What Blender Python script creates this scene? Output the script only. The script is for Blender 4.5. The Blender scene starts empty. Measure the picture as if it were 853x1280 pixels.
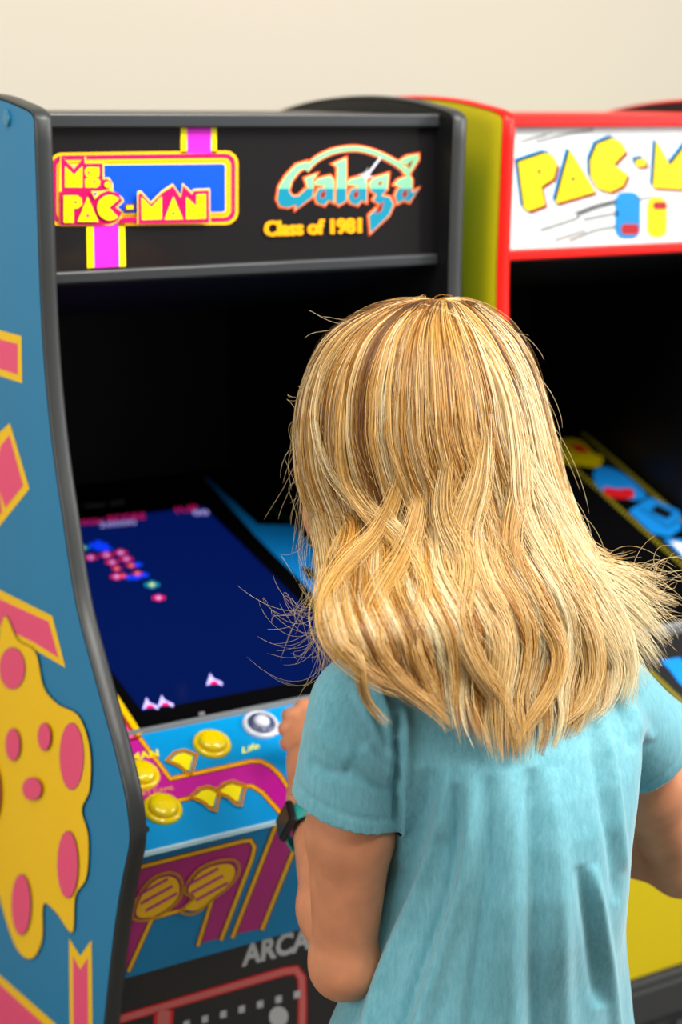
import bpy, math, random
import numpy as np
from mathutils import Matrix, Vector
random.seed(7); rng = np.random.default_rng(11)
SC = bpy.context.scene; COL = SC.collection

# ------------------------------------------------------------------ camera
F_PX = 2000.0; CX, CY = 426.5, 640.0
PITCH = math.atan((CY-150)/F_PX); YAW = math.radians(29.9518)
FWD = np.array([math.sin(YAW)*math.cos(PITCH), math.cos(YAW)*math.cos(PITCH), -math.sin(PITCH)])
RT = np.array([math.cos(YAW), -math.sin(YAW), 0.0]); UP = np.cross(RT, FWD)
CAM = np.array([-0.534, -1.516, 1.52])
cam_data = bpy.data.cameras.new('camera'); cam = bpy.data.objects.new('camera', cam_data); COL.objects.link(cam)
cam.matrix_world = Matrix(((RT[0], UP[0], -FWD[0], CAM[0]), (RT[1], UP[1], -FWD[1], CAM[1]), (RT[2], UP[2], -FWD[2], CAM[2]), (0, 0, 0, 1)))
cam_data.sensor_fit = 'VERTICAL'; cam_data.sensor_height = 36.0; cam_data.sensor_width = 24.0
cam_data.lens = F_PX/1280*36.0
cam_data.clip_start = 0.05; cam_data.clip_end = 50
cam_data.dof.use_dof = True; cam_data.dof.focus_distance = 1.36; cam_data.dof.aperture_fstop = 3.8
SC.camera = cam

# ------------------------------------------------------------------ exposure, world, lights
SC.view_settings.view_transform = 'Standard'; SC.view_settings.look = 'None'
SC.view_settings.gamma = 1.0; SC.view_settings.use_curve_mapping = False
SC.view_settings.exposure = 0.0
world = bpy.data.worlds.new('world'); SC.world = world; world.use_nodes = True
world.node_tree.nodes['Background'].inputs[0].default_value = (1.0, 0.96, 0.90, 1)
world.node_tree.nodes['Background'].inputs[1].default_value = 0.23

def area(name, loc, target, size, power, color):
    l = bpy.data.lights.new(name, 'AREA'); l.shape = 'RECTANGLE'; l.size = size[0]; l.size_y = size[1]
    l.energy = power; l.color = color
    o = bpy.data.objects.new(name, l); COL.objects.link(o); o.location = loc
    o.rotation_euler = (Vector(target)-Vector(loc)).to_track_quat('-Z', 'Y').to_euler()
    return o
area('ceiling_light', (0.75, -1.35, 3.0), (0.35, -0.5, 0.8), (1.3, 1.0), 92, (1.0, 0.96, 0.89))
area('deck_fill_light', (-0.7, -0.75, 3.0), (0.1, -0.1, 0.8), (1.2, 0.9), 22, (1.0, 0.96, 0.90))  # unseen fill lamp, added to lift the shaded deck and interior
area('window_light', (3.0, -1.8, 2.3), (0.3, -0.3, 1.1), (1.5, 1.6), 85, (0.98, 0.98, 1.0))
area('side_fill_light', (-2.8, -0.9, 2.0), (0.0, 0.1, 0.9), (2.0, 1.5), 44, (1.0, 0.98, 0.95))  # added fill from the left, aimed to brighten the blue side panel

# ------------------------------------------------------------------ helpers
def lin(c):
    if isinstance(c, str): c = tuple(int(c[i:i+2], 16) for i in (0, 2, 4))
    return tuple(((v/255)/12.92 if v/255 <= 0.04045 else ((v/255+0.055)/1.055)**2.4) for v in c)
MATS = {}
def mat(name, col, rough=0.5, spec=0.5, emit=0.0, metal=0.0, coat=0.0, bump=None, noise=None, sss=0.0, emit_col=None):
    if name in MATS: return MATS[name]
    m = bpy.data.materials.new(name); m.use_nodes = True; nt = m.node_tree; b = nt.nodes['Principled BSDF']
    c = (*lin(col), 1)
    b.inputs['Base Color'].default_value = c; b.inputs['Roughness'].default_value = rough
    b.inputs['Specular IOR Level'].default_value = spec; b.inputs['Metallic'].default_value = metal
    b.inputs['Coat Weight'].default_value = coat; b.inputs['Coat Roughness'].default_value = 0.06
    if emit: b.inputs['Emission Color'].default_value = (*lin(emit_col or col), 1); b.inputs['Emission Strength'].default_value = emit
    if sss:
        b.inputs['Subsurface Weight'].default_value = sss; b.inputs['Subsurface Radius'].default_value = (1.0, 0.35, 0.2)
        b.inputs['Subsurface Scale'].default_value = 0.008
    tc = nt.nodes.new('ShaderNodeTexCoord')
    if noise:   # (scale, amount): mottled base colour
        n = nt.nodes.new('ShaderNodeTexNoise'); n.inputs['Scale'].default_value = noise[0]; n.inputs['Detail'].default_value = 6
        nt.links.new(tc.outputs['Object'], n.inputs['Vector'])
        mx = nt.nodes.new('ShaderNodeMix'); mx.data_type = 'RGBA'
        lo = tuple(v*(1-noise[1]) for v in c[:3]); hi = tuple(min(1, v*(1+noise[1])) for v in c[:3])
        mx.inputs[6].default_value = (*lo, 1); mx.inputs[7].default_value = (*hi, 1)
        rp = nt.nodes.new('ShaderNodeValToRGB'); rp.color_ramp.elements[0].position = .35; rp.color_ramp.elements[1].position = .65
        nt.links.new(n.outputs['Fac'], rp.inputs[0]); nt.links.new(rp.outputs[0], mx.inputs[0])
        nt.links.new(mx.outputs[2], b.inputs['Base Color'])
    if bump:    # (scale, strength, distance)
        n2 = nt.nodes.new('ShaderNodeTexNoise'); n2.inputs['Scale'].default_value = bump[0]; n2.inputs['Detail'].default_value = 4
        nt.links.new(tc.outputs['Object'], n2.inputs['Vector'])
        bp = nt.nodes.new('ShaderNodeBump'); bp.inputs['Strength'].default_value = bump[1]; bp.inputs['Distance'].default_value = bump[2]
        nt.links.new(n2.outputs['Fac'], bp.inputs['Height']); nt.links.new(bp.outputs[0], b.inputs['Normal'])
    MATS[name] = m; return m

def link(name, me, mats, parent=None, smooth=False):
    for m in (mats if isinstance(mats, (list, tuple)) else [mats]): me.materials.append(m)
    if smooth: me.polygons.foreach_set('use_smooth', [True]*len(me.polygons))
    o = bpy.data.objects.new(name, me); COL.objects.link(o)
    if parent: o.parent = parent; o.matrix_parent_inverse = parent.matrix_world.inverted()
    return o
def mesh_obj(name, verts, faces, mats, parent=None, smooth=False, midx=None):
    me = bpy.data.meshes.new(name); me.from_pydata([tuple(map(float, v)) for v in verts], [], faces); me.update()
    if midx is not None:
        for p, i in zip(me.polygons, midx): p.material_index = i
    return link(name, me, mats, parent, smooth)
def empty(name, loc, label, cat, group=None):
    o = bpy.data.objects.new(name, None); COL.objects.link(o); o.location = loc
    o['label'] = label; o['category'] = cat
    if group: o['group'] = group
    bpy.context.view_layer.update(); return o
class MB:
    def __init__(s): s.v = []; s.f = []; s.m = []
    def add(s, v, f, m=0):
        k = len(s.v); s.v += [tuple(x) for x in v]; s.f += [tuple(i+k for i in q) for q in f]; s.m += [m]*len(f)
    def box(s, lo, hi, m=0, bev=0.0):
        x0, y0, z0 = lo; x1, y1, z1 = hi; b = bev
        if b <= 0:
            s.add([(x0,y0,z0),(x1,y0,z0),(x1,y1,z0),(x0,y1,z0),(x0,y0,z1),(x1,y0,z1),(x1,y1,z1),(x0,y1,z1)],
                  [(3,2,1,0),(4,5,6,7),(0,1,5,4),(1,2,6,5),(2,3,7,6),(3,0,4,7)], m); return
        import bmesh
        bm = bmesh.new(); bmesh.ops.create_cube(bm, size=1)
        for v in bm.verts: v.co = Vector(((x0+x1)/2+v.co.x*(x1-x0), (y0+y1)/2+v.co.y*(y1-y0), (z0+z1)/2+v.co.z*(z1-z0)))
        bmesh.ops.bevel(bm, geom=bm.edges[:], offset=b, segments=2, affect='EDGES', profile=0.5)
        bm.verts.index_update(); s.add([v.co[:] for v in bm.verts], [tuple(v.index for v in f.verts) for f in bm.faces], m); bm.free()
    def prism(s, prof, x0, x1, m=0):       # profile in (y, z) extruded along x
        n = len(prof); s.add([(x0, y, z) for y, z in prof]+[(x1, y, z) for y, z in prof],
            [tuple(range(n))[::-1], tuple(range(n, 2*n))]+[(i, (i+1) % n, (i+1) % n+n, i+n) for i in range(n)], m)
    def tube(s, pts, r, n=8, m=0):
        pts = [np.array(p, float) for p in pts]; rs = r if hasattr(r, '__len__') else [r]*len(pts)
        vs = []; fs = []; up = np.array([0.13, 0.2, 1.0])
        for i, p in enumerate(pts):
            t = pts[min(i+1, len(pts)-1)]-pts[max(i-1, 0)]; t = t/np.linalg.norm(t)
            a = np.cross(t, up); a /= np.linalg.norm(a); b = np.cross(t, a); up = np.cross(a, t) if False else up
            for k in range(n):
                an = 2*math.pi*k/n; vs.append(p+rs[i]*(a*math.cos(an)+b*math.sin(an)))
        for i in range(len(pts)-1):
            for k in range(n): fs.append((i*n+k, i*n+(k+1) % n, (i+1)*n+(k+1) % n, (i+1)*n+k))
        fs.append(tuple(range(n))[::-1]); fs.append(tuple((len(pts)-1)*n+k for k in range(n)))
        s.add(vs, fs, m)
    def lathe(s, prof, P, N, n=32, m=0):    # profile (r, h) about point P with axis N
        P = np.array(P, float); N = np.array(N, float)/np.linalg.norm(N); a = np.cross(N, [0.3, 1, 0.2]); a /= np.linalg.norm(a); b = np.cross(N, a)
        vs = [P+N*h+r*(a*math.cos(2*math.pi*k/n)+b*math.sin(2*math.pi*k/n)) for r, h in prof for k in range(n)]
        fs = [(i*n+k, i*n+(k+1) % n, (i+1)*n+(k+1) % n, (i+1)*n+k) for i in range(len(prof)-1) for k in range(n)]
        fs.append(tuple((len(prof)-1)*n+k for k in range(n))); fs.append(tuple(range(n))[::-1]); s.add(vs, fs, m)
    def build(s, name, mats, parent=None, smooth=False): return mesh_obj(name, s.v, s.f, mats, parent, smooth, s.m)

def ray(px, py): return FWD+RT*((px-CX)/F_PX)-UP*((py-CY)/F_PX)
def at(px, py, z): return CAM+ray(px, py)*z       # point at distance z along the optical axis
class Plane:
    lim = (-9, 9)
    def fit(s, p): q = np.array(p); q[0] = min(max(q[0], s.lim[0]), s.lim[1]); return q
    # a flat face of a real panel, P0 on it, N towards the room
    def __init__(s, P0, N): s.P = np.array(P0, float); s.N = np.array(N, float)/np.linalg.norm(N)
    def at(s, px, py):
        r = ray(px, py); return CAM+r*(np.dot(s.P-CAM, s.N)/np.dot(r, s.N))
EPS = 0.00022
class Art:                                         # flat printed artwork on a panel: one mesh, one slot per ink
    def __init__(s, plane): s.pl = plane; s.mb = MB(); s.mats = []; s.n = 1
    def mi(s, m):
        if m not in s.mats: s.mats.append(m)
        return s.mats.index(m)
    def raw(s, P, m):
        P = [s.pl.fit(p)+s.pl.N*EPS*s.n for p in P]
        nn = np.zeros(3)
        for i in range(len(P)): nn += np.cross(P[i]-P[0], P[(i+1) % len(P)]-P[0])
        if np.dot(nn, s.pl.N) < 0: P = P[::-1]
        s.mb.add(P, [tuple(range(len(P)))], s.mi(m))
    def poly(s, pts, m, up=True):
        s.raw([s.pl.at(*p) for p in pts], m)
        if up: s.n += 1
    def stroke(s, pts, w, m, closed=False, up=True, soft=False):
        p = [np.array(q, float) for q in pts]
        if soft: p = [np.array(q) for q in smooth_line(pts, closed)]
        n = len(p); L = []; R = []
        for i in range(n):
            a = p[i-1] if (closed or i > 0) else p[i]; b = p[(i+1) % n] if (closed or i < n-1) else p[i]
            d1 = p[i]-a; d2 = b-p[i]
            d1 = d1/np.linalg.norm(d1) if np.linalg.norm(d1) > 1e-6 else d2/np.linalg.norm(d2)
            d2 = d2/np.linalg.norm(d2) if np.linalg.norm(d2) > 1e-6 else d1
            t = d1+d2; t = t/np.linalg.norm(t) if np.linalg.norm(t) > 1e-3 else d1
            nr = np.array([-t[1], t[0]]); k = min(1.8, 1/max(0.3, abs(np.dot(nr, [-d1[1], d1[0]]))))
            L.append(p[i]+nr*w/2*k); R.append(p[i]-nr*w/2*k)
        for i in range(n if closed else n-1):
            j = (i+1) % n; s.poly([L[i], L[j], R[j], R[i]], m, up=False)
        if up: s.n += 1
    def outlined(s, pts, fill, line, w):
        s.stroke(pts, w, line, closed=True); s.poly(pts, fill)
    def dot(s, x, y, r, m, ry=None):
        s.poly([(x+r*math.cos(a), y+(ry or r)*math.sin(a)) for a in np.linspace(0, 2*math.pi, 18, endpoint=False)], m)
    def text(s, body, quad, m, bold=0.0, shear=0.0):    # quad: TL, TR, BR, BL
        c = bpy.data.curves.new('t', 'FONT'); c.body = body; c.offset = bold; c.shear = shear; c.resolution_u = 3
        o = bpy.data.objects.new('t', c); COL.objects.link(o); dg = bpy.context.evaluated_depsgraph_get()
        me = bpy.data.meshes.new_from_object(o.evaluated_get(dg)); V = np.array([v.co[:] for v in me.vertices])
        lo = V.min(0); hi = V.max(0); q = [np.array(a, float) for a in quad]; out = []
        for v in V:
            a = (v[0]-lo[0])/(hi[0]-lo[0]); b = 1-(v[1]-lo[1])/(hi[1]-lo[1])
            out.append(s.pl.at(*((1-b)*((1-a)*q[0]+a*q[1])+b*((1-a)*q[3]+a*q[2])))+s.pl.N*EPS*s.n)
        fs = []
        for p in me.polygons:
            f = list(p.vertices); nn = np.cross(out[f[1]]-out[f[0]], out[f[2]]-out[f[0]])
            fs.append(tuple(f if np.dot(nn, s.pl.N) > 0 else f[::-1]))
        s.mb.add(out, fs, s.mi(m)); s.n += 1
        bpy.data.objects.remove(o); bpy.data.curves.remove(c); bpy.data.meshes.remove(me)
    def build(s, name, parent, label=None):
        o = s.mb.build(name, s.mats, parent)
        if label: o['label'] = label
        return o
def smooth_line(pts, closed=True, n=6):
    P = [np.array(p, float) for p in pts]; N = len(P); out = []
    for i in range(N if closed else N-1):
        if closed: a, b, c, d = P[i-1], P[i], P[(i+1) % N], P[(i+2) % N]
        else: a, b, c, d = P[max(i-1, 0)], P[i], P[i+1], P[min(i+2, N-1)]
        for k in range(n):
            t = k/n; out.append(0.5*((2*b)+(c-a)*t+(2*a-5*b+4*c-d)*t*t+(3*b-a-3*c+d)*t**3))
    if not closed: out.append(P[-1])
    return [tuple(p) for p in out]
def clip_below(pts, y0):                            # keep the part with y > y0
    out = []
    for i in range(len(pts)):
        a = pts[i-1]; b = pts[i]
        if (a[1] > y0) != (b[1] > y0):
            t = (y0-a[1])/(b[1]-a[1]); out.append((a[0]+t*(b[0]-a[0]), y0))
        if b[1] > y0: out.append(tuple(b))
    return out
def Z(ox, oy, k):                                   # photo coordinates of points read off an enlarged crop
    return lambda *pts: [(ox+x/k, oy+y/k) for x, y in pts]

# ------------------------------------------------------------------ room
def struct(name, mb, m):
    o = mb.build(name, m); o['kind'] = 'structure'; return o
wall_m = mat('wall_paint', 'c0baab', 0.85, 0.2, bump=(180, 0.05, 0.001))
w = MB(); w.box((-4, 1.05, 0), (5, 1.15, 3.2)); struct('wall_back', w, wall_m)
w = MB(); w.box((-4, -4, -0.05), (5, 1.15, 0)); struct('floor', w, mat('grey_carpet', '77736c', 0.95, 0.1, noise=(300, 0.25), bump=(900, 0.4, 0.003)))
w = MB(); w.box((-4, 1.036, 0), (5, 1.05, 0.1), bev=0.004); struct('baseboard_back', w, mat('baseboard_white', 'dcd8cf', 0.5))

# ------------------------------------------------------------------ arcade cabinets
FRONT = [(0, 1.520), (.004, 1.406), (.005, 1.328), (0, 1.261), (-.013, 1.194), (-.031, 1.135), (-.058, 1.054), (-.096, .998), (-.145, .935), (-.172, .892),
         (-.181, .862), (-.180, .840), (-.163, .803), (-.134, .733), (-.092, .60), (-.052, .47), (-.035, .40), (-.03, .30), (-.03, .0)]
TOP = [(.0, 1.520), (.010, 1.5275), (.046, 1.534), (.11, 1.542), (.202, 1.546), (.301, 1.543), (.386, 1.534), (.47, 1.518), (.56, 1.485), (.62, 1.42)]
def crv(pts, k): return [tuple(p) for p in smooth_line(pts, False, k)]
fr = crv(FRONT[:9], 4)[:-1]+crv(FRONT[8:13], 5)[:-1]+crv(FRONT[12:], 3)
PROFILE = fr+[(.62, 0)]+crv(TOP, 4)[::-1][:-1]      # counter-clockwise in (y, z)
T = 0.017
SL = math.radians(13.0)
BEZ0 = np.array([0, -0.016, 0.884]); DECK_F = np.array([0, -0.158, 0.816])
BEZ_N = np.array([0, -math.sin(SL), math.cos(SL)])
dv = BEZ0-DECK_F; DECK_N = np.array([0, -dv[2], dv[1]]); DECK_N /= np.linalg.norm(DECK_N)
bz = lambda y, sl=SL: (y, BEZ0[2]+(y-BEZ0[1])*math.tan(sl))
SL_B = math.radians(20.0)
BAND0 = np.array([0, -0.1575, 0.813]); BAND1 = np.array([0, -0.107, 0.655])
bd = BAND0-BAND1; BAND_N = np.array([0, -bd[2], bd[1]]); BAND_N /= np.linalg.norm(BAND_N)

black_in = mat('black_interior', '101011', 0.45, 0.35)
black_sat = mat('black_satin', '1a1b1d', 0.38, 0.5)
bar_grey = mat('grey_aluminium_bar', '2e3134', 0.38, 0.5)
def cabinet(x0, label, side_m, mold_m, bar_m, roof_m, deck_m, band_m, lower_m, marquee_m, sl=SL):
    root = empty('arcade_cabinet', (x0+.25, .3, 0), label, 'arcade machine', 'arcade cabinets along the wall')
    xi0, xi1, x1 = x0+T, x0+.5-T, x0+.5
    for a, b in ((x0, xi0), (xi1, x1)):
        inner = (b if a == x0 else a)
        m = MB(); m.prism(PROFILE, a, b)
        o = m.build('side_panel', [side_m, black_in], root)
        for p in o.data.polygons:               # inside face is black laminate
            if abs(p.normal.x) > .9 and abs(p.center.x-inner) < 1e-4: p.material_index = 1
        # rounded T-molding round the front and top edge
        path = crv(TOP, 4)[::-1]+fr[1:]
        vs = []; n = len(path)
        sec = [(0.0, -0.0015), (0.0, .0012), (.18, .0026), (.5, .0032), (.82, .0026), (1.0, .0012), (1.0, -.0015)]
        for i, (y, z) in enumerate(path):
            t = np.array(path[min(i+1, n-1)])-np.array(path[max(i-1, 0)]); t /= np.linalg.norm(t); nr = np.array([t[1], -t[0]])
            if np.dot(nr, np.array([y, z])-np.array([.3, .9])) < 0: nr = -nr
            for u, h in sec: vs.append((a+u*(b-a), y+nr[0]*h, z+nr[1]*h))
        k = len(sec); fs = [(i*k+j, i*k+j+1, (i+1)*k+j+1, (i+1)*k+j) for i in range(n-1) for j in range(k-1)]
        mesh_obj('edge_molding', vs, fs, mold_m, root, smooth=True)
    m = MB(); m.box((xi0, .575, .02), (xi1, .60, 1.50)); m.build('back_panel', black_in, root)
    m = MB(); m.prism([(.034, 1.5255), (.30, 1.531), (.575, 1.497), (.575, 1.485), (.30, 1.515), (.034, 1.512)], xi0, xi1); m.build('roof_panel', roof_m, root)
    m = MB(); m.box((xi0, .0355, 1.368), (xi1, .041, 1.515)); mq = m.build('marquee', marquee_m, root)
    m = MB(); m.box((xi0, .026, 1.5125), (xi1, .045, 1.5265), bev=.002); m.build('marquee_rail', bar_m, root)
    m = MB(); m.box((xi0, .026, 1.3595), (xi1, .06, 1.3715), bev=.002); m.build('marquee_rail', bar_m, root)
    m = MB(); m.prism([(.05, 1.365), (.32, 1.300), (.32, 1.29), (.05, 1.355)], xi0, xi1); m.build('speaker_board', black_in, root)
    # bezel: one continuous sloping panel in front of the monitor
    y1, z1 = bz(.575, sl)
    m = MB(); m.prism([(BEZ0[1], BEZ0[2]), (y1, z1), (y1, z1-.012), (BEZ0[1], BEZ0[2]-.012)], xi0, xi1)
    bez = m.build('bezel', mat('gloss_black_bezel', '08080a', 0.22, 0.4), root)
    m = MB(); m.prism([tuple(DECK_F[1:]), tuple(BEZ0[1:]), (BEZ0[1], BEZ0[2]-.03), (-.135, .80)], xi0, xi1); dk = m.build('control_deck', deck_m, root)
    e = BEZ0[1:]
    m = MB(); m.prism([(e[0]-.004, e[1]-.0020), (e[0]-.003, e[1]+.0014), (e[0]+.0005, e[1]+.0028), (e[0]+.003, e[1]+.0024), (e[0]+.001, e[1]-.003)], xi0, xi1)
    m.build('deck_rear_trim', mat('silver_trim', '7e8488', .35, .5), root)
    m = MB(); m.prism([tuple(BAND0[1:]), (-.14, .80), (-.09, .655), tuple(BAND1[1:])], xi0, xi1); bn = m.build('apron', band_m, root)
    m = MB(); m.prism([(-.1055, .655), (-.034, .40), (-.02, .40), (-.09, .655)], xi0, xi1); lw = m.build('lower_panel', lower_m, root)
    m = MB(); m.prism([(-.034, .40), (-.018, .30), (-.018, 0.0), (.0, 0.0), (-.0, .40)], xi0, xi1); m.build('kick_panel', black_sat, root)
    return root, mq, bez, dk, bn, lw

blue_side = mat('teal_blue_laminate', '1c7fae', 0.5, 0.3)
yel_side = mat('yellow_laminate', 'f2d400', 0.45, 0.4)
grey_mold = mat('grey_edge_molding', '2d3030', 0.42, 0.5)
red_mold = mat('red_edge_molding', 'e61204', 0.4, 0.3)
cyan_deck = mat('cyan_vinyl', '0098dc', 0.30, 0.3)
blue_band = mat('blue_vinyl', '0a80b4', 0.4, 0.3)
marq_black = mat('black_marquee_acrylic', '1c1a1c', 0.12, 0.5)
marq_white = mat('white_marquee_acrylic', 'd4dad9', 0.25, 0.4, emit=0.05)
yel_low = mat('yellow_lower_vinyl', 'f4da02', 0.4, 0.4)

cabA, mqA, bezA, dkA, bnA, lwA = cabinet(0.0, 'blue-sided two-game arcade cabinet with pink and yellow artwork, directly in front of the person',
    blue_side, grey_mold, bar_grey, black_sat, cyan_deck, blue_band, black_sat, marq_black)
cabB, mqB, bezB, dkB, bnB, lwB = cabinet(0.55, 'yellow-sided arcade cabinet with red trim and a white marquee, partly cut off by the frame',
    yel_side, red_mold, mat('red_painted_rail', 'e61204', 0.4, 0.3), red_mold, black_sat, yel_low, yel_low, marq_white, SL_B)

# inks
EM = 0.06
yl = mat('ink_yellow', 'ffec00', 0.35, 0.4, emit=EM); gold = mat('ink_gold', 'ffc400', 0.35, 0.4, emit=EM)
pk = mat('ink_crimson_pink', 'c8005e', 0.35, 0.4, emit=EM); mg = mat('ink_magenta', 'f02adf', 0.35, 0.4, emit=EM)
bl = mat('ink_royal_blue', '0050dc', 0.35, 0.4, emit=EM); crm = mat('ink_cream', 'ffe23c', 0.35, 0.4, emit=EM)
dk_br = mat('ink_brown', '7a2a10', 0.4, 0.4)
mint = mat('ink_mint', '84d8a4', 0.35, 0.4, emit=EM); teal = mat('ink_teal', '0886a2', 0.35, 0.4, emit=EM)
ord_ = mat('ink_orange_red', 'f03c08', 0.35, 0.4, emit=EM); peach = mat('ink_peach', 'ffb060', 0.35, 0.4, emit=EM)
org = mat('ink_orange', 'ffae00', 0.35, 0.4, emit=EM); wht = mat('ink_white', 'f4f4ff', 0.35, 0.4, emit=EM)
v_yel = mat('vinyl_yellow', 'ffcc00', 0.5, 0.3); v_pink = mat('vinyl_coral_pink', 'f4527e', 0.5, 0.3); v_line = mat('vinyl_dark_line', '3a2a1c', 0.5, 0.3)
MQ = Plane((0, .0355, 1.4), (0, -1, 0))

# --- marquee of the blue cabinet
a = Art(MQ)
a.poly([(226,157),(271,157),(271,192),(226,192)], yl); a.poly([(234,157),(264,157),(264,192),(234,192)], mg)
a.build('stripe_print', mqA); a = Art(MQ)
a.poly([(108,280),(156,279),(157,333),(109,335)], yl); a.poly([(117,280),(148,279),(149,333),(118,335)], mg)
a.build('stripe_print', mqA)
def rrect(x0, y0, x1, y1, r, sk=0.0):
    out = []
    for cx, cy, a0 in ((x1-r, y0+r, -90), (x1-r, y1-r, 0), (x0+r, y1-r, 90), (x0+r, y0+r, 180)):
        for k in range(6):
            an = math.radians(a0+k*18); x = cx+r*math.cos(an); out.append((x, cy+r*math.sin(an)+(x-x0)*sk))
    return out
a = Art(MQ)
for d, m_ in ((0, gold), (3.8, pk), (9.5, gold), (13.0, dk_br), (13.8, gold), (15.6, crm), (17, bl)):
    a.poly(rrect(61+d, 191+d*.95, 298-d, 283.5-d*.95, max(4, 16-d*.75), -0.012), m_)
z = Z(55, 180, 6.56)
# lettering backing
a.poly(z((118,378),(128,88),(240,192),(340,98),(340,150),(486,148),(488,275),(530,275),(562,330),(560,380),(640,440),(650,470),(600,520),(650,560),(600,640),(540,668),(118,668)), crm)
a.poly(z((135,95),(240,205),(325,105),(330,160),(475,158),(476,290),(510,285),(545,310),(548,345),(520,372),(470,380),(455,392),(400,470),(347,358),(318,392),(140,388)), pk)
a.poly(z((120,390),(318,390),(347,358),(402,465),(440,410),(520,380),(600,400),(636,465),(580,518),(636,560),(600,625),(540,655),(470,665),(122,665)), pk)
a.poly(z((165,180),(240,250),(308,180),(308,355),(165,355)), yl)
a.poly(smooth_line(z((345,190),(400,188)), False, 2)+z((445,190),(445,268),(428,275),(452,300),(450,335),(425,356),(330,356),(330,285),(345,272),(327,245),(328,210)), yl)
a.dot(*z((358,232))[0], 1.5, pk); a.dot(*z((405,308))[0], 1.5, pk)
a.stroke(z((328,272),(370,274)), .9, pk); a.stroke(z((415,272),(450,270)), .9, pk)
a.dot(*z((510,332))[0], 3.9, yl)
a.poly(z((150,420),(262,420),(298,445),(302,495),(270,525),(232,530),(234,645),(150,645)), yl); a.dot(*z((248,475))[0], 1.7, pk)
a.poly(z((345,430),(435,637),(262,637)), yl); a.dot(*z((345,585))[0], 1.9, pk)
cc = [(525+102*math.cos(t), 520+104*math.sin(t)) for t in np.linspace(math.radians(48), math.radians(318), 22)]
a.poly(z(*cc, (520,520)), yl)
a.poly(z((372,384),(470,384),(402,450)), crm); a.poly(z((388,398),(425,396),(404,426)), bl)
a.poly(z((645,490),(727,487),(727,543),(645,546)), dk_br); a.poly(z((660,502),(713,500),(713,530),(660,533)), yl)
a.poly(z((625,600),(735,596),(735,636),(608,640)), pk)
z = Z(170, 180, 6.09)
a.poly(z((-8,606),(-8,362),(18,352),(95,438),(180,352),(262,300),(322,388),(336,296),(412,366),(416,342),(545,336),(548,600)), crm)
a.poly(z((0,606),(0,385),(18,368),(95,455),(180,370),(265,318),(322,408),(340,312),(410,382),(418,356),(536,350),(540,597)), pk)
a.poly(z((22,400),(98,480),(177,395),(177,570),(25,575)), yl)
a.poly(z((265,395),(338,570),(197,573)), yl); a.dot(*z((265,525))[0], 1.9, pk)
a.poly(z((362,400),(438,472),(440,382),(510,378),(512,565),(362,570)), yl)
a.build('framed_title_print', mqA, 'yellow lettering Ms. PAC-MAN in a pink and yellow frame')

# --- star-fighter title
a = Art(MQ); z = Z(335, 175, 4.265)
G = [(208,116),(150,132),(95,190),(58,250),(48,318),(65,352),(105,358),(150,342),(146,370),(236,300),(238,265),(200,262),(160,300),(128,300),(108,272),(125,215),(165,165),(212,140)]
G2 = [(196,205),(262,178),(236,212),(240,265),(212,262),(205,232)]
A1 = [(240,236),(262,210),(330,192),(348,215),(346,330),(322,318),(300,346),(262,334),(250,302),(266,262),(300,252),(300,240)]
A1h = [(278,288),(300,268),(300,300),(284,308)]
L = [(346,128),(414,98),(414,322),(376,346),(360,330),(370,142)]
Gg = [(538,232),(560,205),(640,180),(632,262),(600,296),(648,306),(666,345),(640,402),(545,494),(538,402),(600,345),(560,318),(580,290),(548,270)]
Ggh = [(585,355),(612,330),(600,375),(572,392)]
A3 = [(672,238),(690,215),(752,188),(766,212),(764,282),(802,258),(752,330),(722,318),(690,336),(676,296),(690,262),(714,250)]
sh = lambda P, dx, dy=0: [(x+dx, y+dy) for x, y in P]
Ls = [G, G2, A1, L, sh(A1, 176, 0), Gg, A3]; arc = [(200,160),(255,105),(330,66),(410,48),(495,48),(590,76),(680,122),(742,172)]
ear = [(690,118),(740,88),(800,78),(800,102),(744,192),(722,172),(745,130)]
arcs = [tuple(p) for p in smooth_line(arc, False, 5)]
a.stroke(z(*arcs), 10.0, ord_)
for P in Ls+[ear]: a.stroke(z(*P), 5.6, ord_, closed=True, up=False)
a.n += 1
a.stroke(z(*arcs), 7.6, peach)
for P in Ls+[ear]: a.stroke(z(*P), 3.0, peach, closed=True, up=False); 
a.n += 1
a.stroke(z(*arcs), 5.4, mint)
for P in Ls+[ear]: a.poly(z(*P), mint, up=False)
a.n += 1
for P in Ls:
    c = clip_below(P, 258)
    if len(c) > 2: a.poly(z(*c), teal, up=False)
a.n += 1
for H in (A1h, sh(A1h, 176), sh(A1h, 436, -4), Ggh, [(585,232),(604,216),(598,240)], [(742,130),(772,104),(748,152)]):
    a.stroke(z(*H), 1.4, ord_, closed=True, up=False); a.poly(z(*H), dk_br, up=False)
a.n += 1
a.poly(z((595,88),(600,96),(535,182),(528,176)), wht)
for k in range(8):
    an = k*math.pi/4+.2; r = (45, 26)[k % 2]; pa = an+math.pi/2
    a.poly(z((520+r*math.cos(an), 190+r*math.sin(an)), (520+6*math.cos(pa), 190+6*math.sin(pa)), (520-6*math.cos(pa), 190-6*math.sin(pa))), wht, up=False)
a.n += 1; a.dot(*z((520,190))[0], 2.8, wht)
for k in (0, 1.0, 2.0): a.text('Class of 1981', [(328.5+k,276),(449+k,272),(449+k,291.5),(328.5+k,296)], org, bold=0.03)
a.build('arched_title_print', mqA, 'mint and teal lettering Galaga with orange Class of 1981')

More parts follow.
